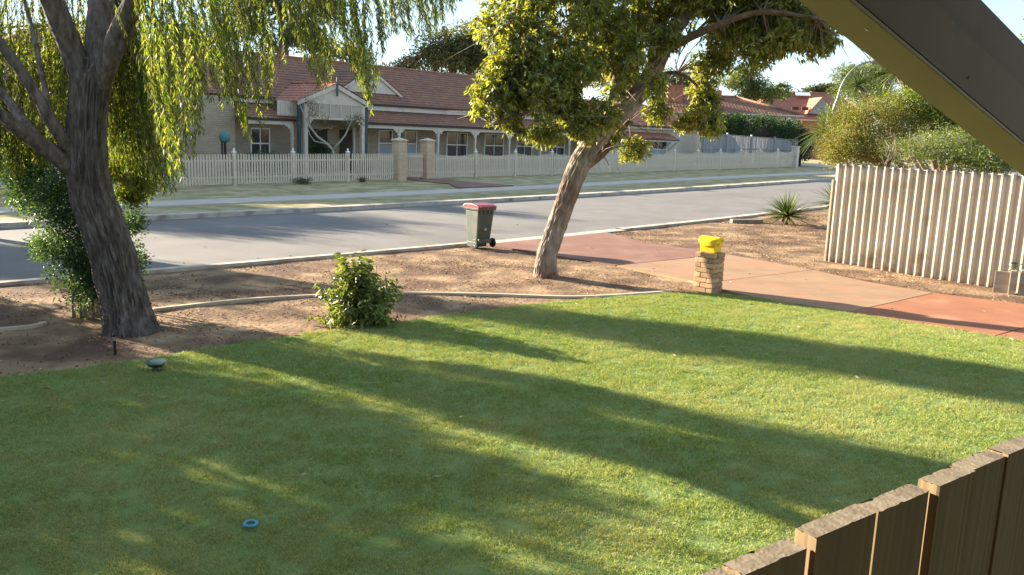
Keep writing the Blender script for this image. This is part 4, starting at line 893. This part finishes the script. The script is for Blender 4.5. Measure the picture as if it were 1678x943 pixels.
bushy('bush', 'leafy dark shrub beside the porch door behind the bare forked tree', 'bush', 7.9, 5.6, .7, .95, .1, 110, l_hedge)
t = bushy('bush', 'low green bush under the left verandah window', 'bush', 4.3, 4.3, 1.3, .6, .1, 170, l_bush); 
bushy('bush', 'grey shrub left of the brick gate pillars behind the picket fence', 'bush', 10.9-2.9, 2.2, .3, .5, .1, 30, l_olive)
bushy('weed_clump', 'dark weed clump at the foot of the picket fence near the porch', 'plant', 2.9, -.35, .5, .12, .03, 50, l_dark, .06, .02, 'weeds at the fence foot', .1)
bushy('weed_clump', 'tiny dark weed tuft at the foot of the picket fence left of the gate', 'plant', 5.9, -.35, .22, .1, .03, 20, l_dark, .06, .02, 'weeds at the fence foot', .1)
t = empty('bird_bath', U(2.2, 4.5, .1), 0, 'aqua hooded garden ornament on a dark post behind the picket fence', 'garden ornament')
m = MB(); m.tube([(0, 0, 0), (0, 0, 1.5)], .06, 8); m.box(-.16, -.1, -.03, .03, .6, 1.5); m.build('post', m_gut, t)
m = MB(); m.tube([(0, 0, 1.45), (0, 0, 1.5), (0, 0, 1.7), (0, 0, 1.86), (0, 0, 1.92)], [.12, .22, .25, .18, .05], 16); m.build('hood', m_aqua, t, True)

# weathered paling fence and hedge beyond the house
q0 = PL(1150, 230, 4.0)[0]; q1 = PL(1306, 232, .9)[0]
a = np.array(U(q0, 4.0)[:2]); b = np.array(U(q1, .9)[:2]); d = b-a; ln = float(np.linalg.norm(d)); d /= ln
t = empty('paling_fence', (a[0], a[1], 0), math.atan2(d[1], d[0]), 'weathered grey paling fence behind the right end of the picket fence below the hedge', 'fence')
zt0 = AT(1155, 216, a[1])[2]; zt1 = AT(1304, 228, b[1])[2]
n = int(ln/.15); 
for i in range(n):
    s = i/n; box('paling', i*.15+.008, i*.15+.142, random.uniform(-.008, .008), .02+random.uniform(-.004, .004), -.1, zt0+(zt1-zt0)*s+random.uniform(-.03, .02)-.12, m_greyw, t)
for s in (0.02, .25, .5, .75, 1): box('post', s*ln-.05, s*ln+.07, -.06, .1, -.1, zt0+(zt1-zt0)*s+.05, m_greyw, t)
box('rail', 0, ln, -.045, -.012, 1.35, 1.45, m_greyw, t); box('capping', 0, ln, -.05, .05, zt0-.11, zt0-.07, m_greyw, t).rotation_euler = (0, -math.atan2(zt1-zt0, ln), 0)
Yh = 74
t = empty('hedge', tuple(AT(1240, 262, Yh)*np.array([1, 1, 0])), 0, 'long dark green clipped hedge rising behind the grey paling fence', 'hedge'); tl = t.location
hb = []
for x in range(1165, 1325, 9):
    yt = np.interp(x, [1160, 1190, 1250, 1300, 1326], [188, 188, 191, 200, 222]); hb.append(PB(x, (yt+262)/2, Yh+random.uniform(-1, 1), 12, (262-yt)/2, 26, tl))
clumps('foliage', hb, 1700, 22, .32, .17, .09, l_hedge, t, .85, .0)
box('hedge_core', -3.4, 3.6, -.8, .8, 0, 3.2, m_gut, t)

# ------------------------------------------------------------------ further houses
def far_house(name, label, Y, ex0, ex1, ey0, ey1, rx0, rx1, ry, mat, wallm, depth=9, zg=None):
    p0 = AT(ex0, ey0, Y); p1 = AT(ex1, ey1, Y+(3 if ex1 > ex0 else 0)); ez_ = (p0[2]+p1[2])/2
    t = empty(name, (p0[0], Y, 0), 0, label, 'house'); W_ = p1[0]-p0[0]
    r0_ = AT(rx0, ry, Y+depth/2)[0]-p0[0]; r1_ = AT(rx1, ry, Y+depth/2)[0]-p0[0]; rz = AT((rx0+rx1)/2, ry, Y+depth/2)[2]
    roof('roof', (0, 0, ez_), (W_, 0, ez_), (r1_, depth/2, rz), (r0_, depth/2, rz), mat, t)
    roof('roof', (W_, depth, ez_), (0, depth, ez_), (r0_, depth/2, rz), (r1_, depth/2, rz), mat, t, amp=0)
    roof('roof', (W_, 0, ez_), (W_, depth, ez_), (r1_, depth/2, rz), (r1_, depth/2, rz), mat, t)
    roof('roof', (0, depth, ez_), (0, 0, ez_), (r0_, depth/2, rz), (r0_, depth/2, rz), mat, t)
    m = MB(); m.tube([(r0_, depth/2, rz+.05), (r1_, depth/2, rz+.05)], .12, 8); m.tube([(r1_, depth/2, rz+.05), (W_, 0, ez_+.08)], .11, 8); m.tube([(r0_, depth/2, rz+.05), (0, 0, ez_+.08)], .11, 8); m.build('ridge_cap', mat, t, True)
    box('gutter', 0, W_, -.14, 0, ez_-.05, ez_+.06, m_cream, t); box('wall', .5, W_-.5, .5, depth-.5, -.5, ez_-.02, wallm, t)
    return t, W_, ez_, rz, r0_, r1_
t, W_, ez_, rz, r0_, r1_ = far_house('hip_roof_house', 'red-brown hip roofed house rising behind the hedge and the far end of the bungalow', 80, 1060, 1300, 184, 190, 1090, 1205, 158, m_tile, m_render, 9)
x = AT(1106, 150, 83)[0]-t.location[0]; box('chimney', x-.7, x+.7, 2.6, 3.9, ez_, AT(1106, 142, 83)[2], m_tile2, t); box('chimney_cap', x-.8, x+.8, 2.5, 4.0, AT(1106, 142, 83)[2], AT(1106, 140, 83)[2], m_tile2, t)
x = AT(1177, 150, 83)[0]-t.location[0]; box('chimney', x-.5, x+.5, 3.6, 4.4, ez_, AT(1177, 148, 83)[2], m_tile2, t)
t, W_, ez_, rz, r0_, r1_ = far_house('red_tiled_house', 'bright red tiled house with orange brick walls at the end of the street', 104, 1215, 1420, 196, 199, 1272, 1372, 153, m_tile2, m_brico, 13)
x = AT(1320, 150, 108)[0]-t.location[0]
m = MB(); m.add([(x-1, 4.6, rz-.75+.35), (x+.9, 4.6, rz-.75+.35), (x+1.1, 5.6, rz-.15+.2), (x-.8, 5.6, rz-.15+.2)], [(0, 1, 2, 3)]); m.build('skylight', m_white, t)
x0 = AT(1332, 185, 103)[0]-t.location[0]; x1 = AT(1372, 185, 103)[0]-t.location[0]; zb = AT(1340, 186, 103)[2]; zc_ = AT(1350, 160, 103)[2]
m = MB(); m.prism([(x0, zb), (x1, zb), ((x0+x1)/2, zc_)], .6, .9, lambda p, q, tt: (p, tt, q)); m.build('gable_face', m_greyw, t)
roof('gable_roof', (x0-.2, 6, zb-.1), (x0-.2, .3, zb-.1), ((x0+x1)/2, .3, zc_+.1), ((x0+x1)/2, 6, zc_+.1), m_tile2, t)
x = AT(1305, 190, 104)[0]-t.location[0]
for k in range(2): box('window', x+1.2*k-.3, x+1.2*k+.5, .9, 1.1, AT(1305, 180, 104)[2], AT(1305, 175, 104)[2], m_gut, t)
ribbon('side_driveway', lambda u: -9, lambda u: 14, .05, m_path, uu=np.linspace(54, 62, 10))

# street lamp
t = empty('street_lamp', (12.6, 32.0, 0), 0, 'curved galvanised street lamp rising behind the golden bush', 'street lamp')
tl = t.location; pp = [(0, 0, 0), (0, 0, 2.5)]+[tuple(Vector(AT(x, y, 32))-tl) for x, y in [(1367, 190), (1373, 160), (1381, 137), (1394, 118), (1410, 106), (1428, 101)]]
m = MB(); m.tube([Vector(p) for p in crv(pp, 6)], [.055-.0006*i for i in range(len(crv(pp, 6)))], 12); m.build('pole', m_steel, t, True)
e = Vector(pp[-1]); m = MB(); m.tube([e+Vector((-.05, 0, 0)), e+Vector((.1, 0, .0)), e+Vector((.5, 0, -.02)), e+Vector((.6, 0, -.03))], [.05, .10, .11, .05], 12); m.build('lamp_head', m_grey, t, True)

# ------------------------------------------------------------------ shrubbery behind the corrugated fence
def blob_thing(name, label, cat, base, bl, nclump, nleaf, cr_, L, Wd, mat, grp=None, stemn=6, stemh=1.2, shell=.4, droop=.1, tmat=None, srad=.03):
    t = empty(name, base, 0, label, cat, grp); off = t.location
    if stemn: stems(t, stemn, stemh, .25, 1.0, tmat or m_twig, rad=srad)
    clumps('foliage', [PB(x, y, Y, a, b, a*1.1, off) for x, y, Y, a, b in bl], nclump, nleaf, cr_, L, Wd, mat, t, shell, droop); return t
Y_ = 20
blob_thing('golden_bush', 'golden orange fine-leaved bush bulging over the left end of the corrugated fence', 'bush', (8.6, 19.6, 0), [(1390, 235, 19.5, 48, 36), (1430, 200, 19.8, 55, 45), (1385, 200, 20, 30, 30), (1450, 245, 19.3, 60, 30), (1480, 205, 20, 40, 50), (1360, 240, 19.6, 20, 30), (1378, 255, 19.2, 34, 22)], 1600, 26, .14, .045, .02, l_gold, None, 9, 2.2, .3)
blob_thing('green_bush', 'fresh green leafy bush in the middle behind the corrugated fence', 'bush', (10.6, 20.6, 0), [(1500, 170, 20.4, 60, 35), (1550, 200, 20, 55, 40), (1590, 225, 19.6, 50, 38), (1620, 262, 19, 60, 20), (1640, 230, 20, 40, 30)], 1400, 24, .15, .06, .026, l_lime, None, 9, 2.4, .3)
t = blob_thing('twiggy_shrub', 'sparse shrub full of pale dead twigs along the top of the corrugated fence', 'bush', (9.6, 17.9, 0), [(1520, 245, 17.4, 80, 26), (1620, 265, 16.5, 70, 22), (1560, 225, 18, 60, 25), (1590, 245, 17.5, 90, 30)], 1000, 20, .12, .05, .02, l_pale, None, 5, 1.8, .2)
m = MB(); off = t.location
for i in range(230):
    x = random.uniform(1450, 1675); y = random.gauss(252, 16)-(x-1450)*.0; a = Vector(AT(x, y, random.uniform(16.5, 18.2)))-off; d_ = Vector((random.gauss(0, .2), random.gauss(0, .12), random.gauss(.12, .12)))
    m.tube([a, a+d_*.6, a+d_*1.1+Vector((0, 0, .04))], [.006, .004, .002], 4, False)
tag(m.build('dead_twigs', m_bark2, t), kind='stuff')
ct = empty('cabbage_palm', (12.2, 23.0, 0), 0, 'tall spiky-headed dracaena clump rising behind the bushes and the street lamp', 'tree'); off = ct.location
m = MB()
for x, y, Yd in [(1405, 140, 22.5), (1470, 118, 23), (1500, 140, 22.2), (1385, 195, 22), (1440, 170, 21.8), (1530, 105, 23), (1350, 215, 22)]:
    p = Vector(AT(x, y, Yd))-off; m.tube([(random.uniform(-.3, .3), random.uniform(-.3, .3), 0), p*.5+Vector((0, 0, .3)), p], [.10, .08, .07], 8)
    sword('rosette', 85, .85, .045, l_sword, ct, tuple(p), -.7, 1.45, 4, .35)
m.build('stems', m_bark2, ct, True)
blob_thing('wattle_tree', 'pale green feathery tree behind the street lamp', 'tree', (16.0, 37.0, 0), [(1400, 125, 37, 32, 18), (1440, 118, 37, 42, 20), (1490, 110, 37, 50, 25), (1420, 150, 36.5, 50, 26), (1365, 205, 34, 20, 40)], 800, 26, .3, .12, .035, l_pale, None, 5, 4.5, .3, srad=.09)
blob_thing('tree', 'leafy green tree at the extreme top right beyond the beam', 'tree', (13.4, 20.5, 0), [(1710, 110, 20, 45, 60), (1690, 150, 20, 40, 40), (1760, 60, 20.5, 80, 90)], 330, 20, .22, .09, .035, l_pale, None, 3, 3.6, .3, srad=.08)

# ------------------------------------------------------------------ distant trees
def tree(label, base, trunks, bl, nclump, nleaf, cr_, L, Wd, mat, shell=.3, droop=.1, bmat=None, name='tree'):
    t = empty(name, base, 0, label, 'tree', 'background trees'); off = Vector(t.location); m = MB()
    for pts, r_ in trunks:
        pp = [Vector(AT(x, y, Y))-off for x, y, Y in pts]; m.tube([q for q in pp], [r_*(1-.75*i/len(pp)) for i in range(len(pp))], 8)
    B = [PB(x, y, Y, a, b, a, off) for x, y, Y, a, b in bl]
    for i in range(40):
        k = random.choice(B); a = Vector(k[:3]); e = a+Vector((random.gauss(0, k[3]*.5), random.gauss(0, k[4]*.5), random.gauss(0, k[5]*.5)))
        s = min([Vector(AT(*p))-off for pts, _ in trunks for p in pts[1:]], key=lambda q: (q-e).length); m.tube([s, s.lerp(e, .5)+Vector((0, 0, .2)), e], [.08, .05, .02], 5, False)
    m.build('trunk', bmat or m_bark, t, True); clumps('crown', B, nclump, nleaf, cr_, L, Wd, mat, t, shell, droop); return t
tree('dark open-crowned tree with visible forks behind the left roof ridge', (-22, 72, 0), [([(468, 190, 72), (466, 95, 72), (462, 40, 72), (440, -40, 72)], .5), ([(462, 80, 72), (490, 40, 72), (520, 5, 72)], .25), ([(464, 95, 72), (425, 40, 72), (400, 0, 72)], .25), ([(500, 150, 72), (512, 95, 72), (520, 60, 72), (508, 10, 72)], .3)],
     [(410, 40, 72, 28, 20), (395, 5, 72, 30, 22), (440, -5, 72, 35, 22), (480, 55, 71, 28, 26), (505, 60, 72, 30, 26), (470, 20, 72, 22, 14), (535, 80, 72, 20, 16), (530, 10, 73, 36, 24), (575, 90, 74, 30, 16), (440, 78, 73, 20, 10), (370, 60, 73, 25, 20)], 620, 24, .7, .34, .12, l_dark, .2)
tree('olive green feathery tree above the middle of the red-brown roof', (-7, 66, 0), [([(745, 200, 66), (742, 110, 66), (735, 70, 66), (725, 45, 66)], .3), ([(720, 200, 66), (716, 120, 66), (705, 85, 66)], .22), ([(765, 200, 66), (770, 115, 66), (780, 80, 66)], .22)],
     [(730, 75, 66, 42, 30), (700, 95, 66, 30, 22), (770, 70, 66, 36, 32), (750, 100, 66, 45, 22), (790, 100, 66.5, 30, 25), (665, 112, 67, 26, 12), (640, 118, 67, 22, 10)], 560, 24, .6, .30, .09, l_olive, .3)
tree('sunlit yellow-green tree standing above the far hip roof', (24, 92, 0), [([(1238, 230, 92), (1236, 160, 92), (1230, 130, 92), (1222, 112, 92)], .25), ([(1262, 220, 92), (1265, 160, 92), (1275, 140, 92)], .15)],
     [(1220, 122, 92, 26, 14), (1205, 136, 92, 22, 12), (1240, 142, 92, 26, 14), (1225, 158, 92, 22, 10), (1262, 155, 92, 22, 9), (1285, 148, 93, 20, 12)], 330, 22, .6, .30, .12, l_pale, .2)
tree('small dark tree left of the wattle behind the red tiled house', (38, 125, 0), [([(1345, 220, 125), (1345, 160, 125), (1342, 150, 125)], .3)], [(1345, 150, 125, 20, 6), (1362, 146, 125, 14, 7), (1325, 153, 125, 12, 4)], 120, 20, .8, .5, .2, l_dark, .2)
tree('distant tree showing behind the leaning broad-leaved tree', (13, 95, 0), [([(1080, 220, 95), (1082, 150, 95), (1084, 120, 95)], .3)], [(1080, 130, 95, 36, 16), (1120, 135, 95, 30, 18), (1045, 138, 95, 24, 12), (1150, 148, 95, 24, 12), (1000, 120, 95, 40, 24)], 330, 22, .7, .36, .15, l_olive, .3)
tree('tall tree left of the house behind the weeping branches', (-40, 66, 0), [([(150, 200, 66), (140, 100, 66), (120, 40, 66)], .4)], [(110, 80, 66, 60, 40), (40, 100, 66, 60, 40), (220, 90, 66, 50, 30), (290, 60, 67, 40, 30), (-30, 70, 64, 60, 60), (330, 80, 70, 30, 20)], 420, 22, .9, .42, .16, l_olive, .3)

# trees standing further left along the street (out of the picture, they shade the lawn and the road)
def side_tree(label, x, y, h, r, mat, n=260, L=.16, tr_=.22, low=.35):
    t = empty('tree', (x, y, 0), 0, label, 'tree', 'trees along the left side'); m = MB()
    for k in range(5):
        a = 6.28*k/5+x; m.tube([(0, 0, -.1), (.1*math.cos(a), .1*math.sin(a), h*.35), (r*.5*math.cos(a), r*.5*math.sin(a), h*.75)], [tr_, tr_*.6, tr_*.2], 8)
    m.build('trunk', m_bark, t, True); bl = [(r*.45*math.cos(a), r*.45*math.sin(a), h*(low+.15+.35*random.random()), r*.6, r*.6, h*.2) for a in np.linspace(0, 6.28, 7)]+[(0, 0, h*.8, r*.5, r*.5, h*.18)]
    clumps('crown', bl, n, 24, .35, L, L*.4, mat, t, .2, .2)
SIDE = [(-10.6, 9.2, 4.4, 1.9, -.05), (-14.5, 6.6, 5.2, 2.6, .0), (-11.6, 12.2, 3.7, 1.4, -.05), (-9.6, 7.0, 3.6, 1.6, -.05), (-9.9, 10.9, 3.7, 1.25, -.1), (-8.4, 4.6, 2.2, 1.0, -.1), (-9.5, 9.1, 3.5, 1.15, -.1), (-14.2, 19.1, 7.6, .8, .5), (-24.5, 29.5, 7, 2.4, .2), (-31, 37, 10, 3.6, .2), (-20.5, 21.0, 5.5, 1.4, .45), (-17.8, 35.0, 6.2, 1.9, .2), (-20.5, 30.0, 6, 1.8, .25)]
SLAB = ['broad garden tree left of the lawn', 'tall wide garden tree near the porch left of the lawn', 'garden tree between the lawn and the road at the left', 'low bushy garden tree closest to the porch', 'round bushy tree standing nearest the left end of the lawn', 'small dense garden tree beside the porch steps', 'dense garden tree in the gap of the row left of the lawn', 'slender tall tree on the far verge at the left', 'round street tree on the far verge at the left', 'tall spreading tree beside the neighbouring house at the left', 'high-crowned street tree by the road at the left', 'olive tree in the house garden behind the weeping branches', 'olive tree behind the left end of the picket fence']
for (x, y, h, r_, lo), lab in zip(SIDE, SLAB): side_tree(lab, x, y, h, r_, l_olive, 560 if lo < .04 else 700, .19, .12, lo)

# ------------------------------------------------------------------ leaf litter, grass
def litter(name, n, region, z, L, Wd, mat, keepf, parent=None):
    P = np.column_stack([rng.uniform(region[0], region[1], n), rng.uniform(region[2], region[3], n)]); P = P[keepf(P)]
    z_ = np.full(len(P), z)+np.array([noise.noise(Vector((p[0]*.9, p[1]*.9, 0)))*.022+noise.noise(Vector((p[0]*3.1, p[1]*3.1, 4)))*.011 for p in P])
    D = rng.normal(size=(len(P), 3)); D[:, 2] *= .15; o = leaves(name, np.column_stack([P, z_+.006]), D, L, Wd, mat, parent, .15); return tag(o, kind='stuff')
def inbed(P):
    a = ~inpoly(P, lawn_poly) & ~inpoly(P, drive_poly); d = P-FA; u = d@ud; v = d@vd
    a &= (v < interp(vN, u)-.25)
    dens_ = np.array([noise.noise(Vector((p[0]*.8, p[1]*1.1, 7)))+.5*noise.noise(Vector((p[0]*2.6, p[1]*3, 2))) for p in P]); return a & (dens_+rng.uniform(-.35, .35, len(P)) > .02)
litter('leaf_litter', 70000, (-10, 13, 7, 28), .004, .034, .015, l_dry, inbed)
litter('bark_mulch', 70000, (-10, 13, 7, 28), .004, .034, .017, leafmat('mulch', [(0, (.06, .035, .02)), (1, (.20, .12, .07))], .02, .9), inbed)
P = np.column_stack([rng.uniform(-5, 8, 240), rng.uniform(3, 13, 240)]); P = P[inpoly(P, lawn_poly)]
tag(leaves('fallen_leaves', np.column_stack([P, np.full(len(P), .062)]), rng.normal(size=(len(P), 3))*[1, 1, .08], .085, .014, l_dry), kind='stuff')
P = np.column_stack([rng.uniform(-8, 14, 900), rng.uniform(9, 27, 900)]); d_ = P-FA; uu_, vv_ = d_@ud, d_@vd
P = P[inpoly(P, drive_poly) & (rng.random(len(P)) < .5) | ((vv_ > interp(vN, uu_)) & (vv_ < interp(vN, uu_)+.7) & (rng.random(len(P)) < .9)) | ((vv_ > interp(vN, uu_)) & (rng.random(len(P)) < .12))]
tag(leaves('pavement_leaves', np.column_stack([P, np.full(len(P), .042)])-np.column_stack([np.zeros((len(P), 2)), np.where(inpoly(P, drive_poly), 0, .052)]), rng.normal(size=(len(P), 3))*[1, 1, .05], .06, .02, l_dry), kind='stuff')
# lawn blades: geometry nodes scatter of small tufts over the lawn sheet
gm, gt_, gb_, go_ = nodes('grass'); n = gt_.nodes; l = gt_.links.new
geo = n.new('ShaderNodeNewGeometry'); r1 = ramp(gt_, [(0, (.17, .25, .075)), (.5, (.29, .37, .12)), (.85, (.45, .47, .20)), (1, (.62, .56, .33))]); l(geo.outputs['Random Per Island'], r1.inputs[0])
zz = n.new('ShaderNodeTexNoise'); zz.inputs['Scale'].default_value = .55; zz.inputs['Detail'].default_value = 5; zz.inputs['Roughness'].default_value = .62; l(geo.outputs['Position'], zz.inputs['Vector'])
r2 = ramp(gt_, [(.42, (0, 0, 0)), (.66, (.8, .8, .8))]); l(zz.outputs['Fac'], r2.inputs[0])
q = n.new('ShaderNodeMixRGB'); l(r2.outputs[0], q.inputs[0]); l(r1.outputs[0], q.inputs[1]); q.inputs[2].default_value = (.50, .47, .29, 1)
l(q.outputs[0], gb_.inputs['Base Color']); gb_.inputs['Roughness'].default_value = .6; gb_.inputs['Specular IOR Level'].default_value = .2
tr = n.new('ShaderNodeBsdfTranslucent'); q2 = n.new('ShaderNodeMixRGB'); q2.blend_type = 'MULTIPLY'; q2.inputs[0].default_value = 1; q2.inputs[2].default_value = (1.7, 1.7, .6, 1); l(q.outputs[0], q2.inputs[1]); l(q2.outputs[0], tr.inputs[0])
ms = n.new('ShaderNodeMixShader'); ms.inputs[0].default_value = .45; l(gb_.outputs[0], ms.inputs[1]); l(tr.outputs[0], ms.inputs[2]); l(ms.outputs[0], go_.inputs[0])
def scatter(name, poly, z, density, blades, L, Wd, tuft_r, mat, seed=1):
    o = slab(name, poly, z-.002, z, mat); tag(o, kind='stuff')
    # tuft blades are built inside the node tree from a 3-sided cone
    ng = bpy.data.node_groups.new(name, 'GeometryNodeTree'); ng.interface.new_socket('Geometry', in_out='INPUT', socket_type='NodeSocketGeometry'); ng.interface.new_socket('Geometry', in_out='OUTPUT', socket_type='NodeSocketGeometry')
    N = ng.nodes; K = ng.links.new; gi = N.new('NodeGroupInput'); go = N.new('NodeGroupOutput')
    def rv(a, b, sd):
        r = N.new('FunctionNodeRandomValue'); r.data_type = 'FLOAT_VECTOR'; r.inputs[0].default_value = a; r.inputs[1].default_value = b; r.inputs['Seed'].default_value = sd; return r.outputs[0]
    cone = N.new('GeometryNodeMeshCone'); cone.fill_type = 'NONE'; cone.inputs['Vertices'].default_value = 3; cone.inputs['Radius Top'].default_value = 0; cone.inputs['Radius Bottom'].default_value = Wd; cone.inputs['Depth'].default_value = L
    disk = N.new('GeometryNodeMeshCircle'); disk.fill_type = 'NGON'; disk.inputs['Radius'].default_value = tuft_r; disk.inputs['Vertices'].default_value = 12
    d1 = N.new('GeometryNodeDistributePointsOnFaces'); K(disk.outputs[0], d1.inputs['Mesh']); d1.inputs['Density'].default_value = blades/(math.pi*tuft_r**2)
    i1 = N.new('GeometryNodeInstanceOnPoints'); K(d1.outputs['Points'], i1.inputs['Points']); K(cone.outputs[0], i1.inputs['Instance']); K(rv((-1.0, -1.0, 0), (1.0, 1.0, 6.3), 3), i1.inputs['Rotation']); K(rv((.8, .8, .55), (1.3, 1.3, 1.3), 4), i1.inputs['Scale'])
    rl = N.new('GeometryNodeRealizeInstances'); K(i1.outputs[0], rl.inputs[0])
    sm = N.new('GeometryNodeSetMaterial'); sm.inputs['Material'].default_value = mat; K(rl.outputs[0], sm.inputs[0])
    d2 = N.new('GeometryNodeDistributePointsOnFaces'); K(gi.outputs[0], d2.inputs['Mesh']); d2.inputs['Density'].default_value = density; d2.inputs['Seed'].default_value = seed
    i2 = N.new('GeometryNodeInstanceOnPoints'); K(d2.outputs['Points'], i2.inputs['Points']); K(sm.outputs[0], i2.inputs['Instance']); K(rv((-.06, -.06, 0), (.06, .06, 6.3), 5), i2.inputs['Rotation']); K(rv((.8, .8, .7), (1.2, 1.2, 1.25), 6), i2.inputs['Scale'])
    K(i2.outputs[0], go.inputs[0]); md = o.modifiers.new('scatter', 'NODES'); md.node_group = ng; return o
vis = [(-7.5, 6.4), (-5.01, 7.93)]+lawn_edge[3:15]+[(6.8, 10.8), (9, 8.8), (9, 6), (3.5, 2.4), (-3.6, 2.4), (-5.5, 4)]
vis = refine(lawn_edge[2:12], .08, .02)+refine(lawn_edge[11:16], .3, .008)+[(9.5, 8.4), (9.5, 5.5), (3.2, 2.2), (-3.4, 2.2), (-6.5, 5.5), (-6.5, 7.1)]
scatter('grass', vis, .034, 200, 45, .026, .0018, .085, gm)

# ------------------------------------------------------------------ unseen porch behind and above the camera, added to keep sky light off beam and palings
pt = empty('porch', (0, -1.2, 0), 0, 'unseen roofed timber porch behind the camera, added to block sky light', 'porch')
box('back_wall', -5, 6, -.4, -.2, 0, 3.6, m_soft, pt); box('ceiling', -5, 6, -.2, 3.7, 3.55, 3.7, m_soft, pt); box('deck', -5, .35, -.2, 1.7, .7, .9, m_soft, pt)
for x in (-4.9, 5.9): box('porch_post', x-.06, x+.06, 3.5, 3.62, 0, 3.55, m_soft, pt)
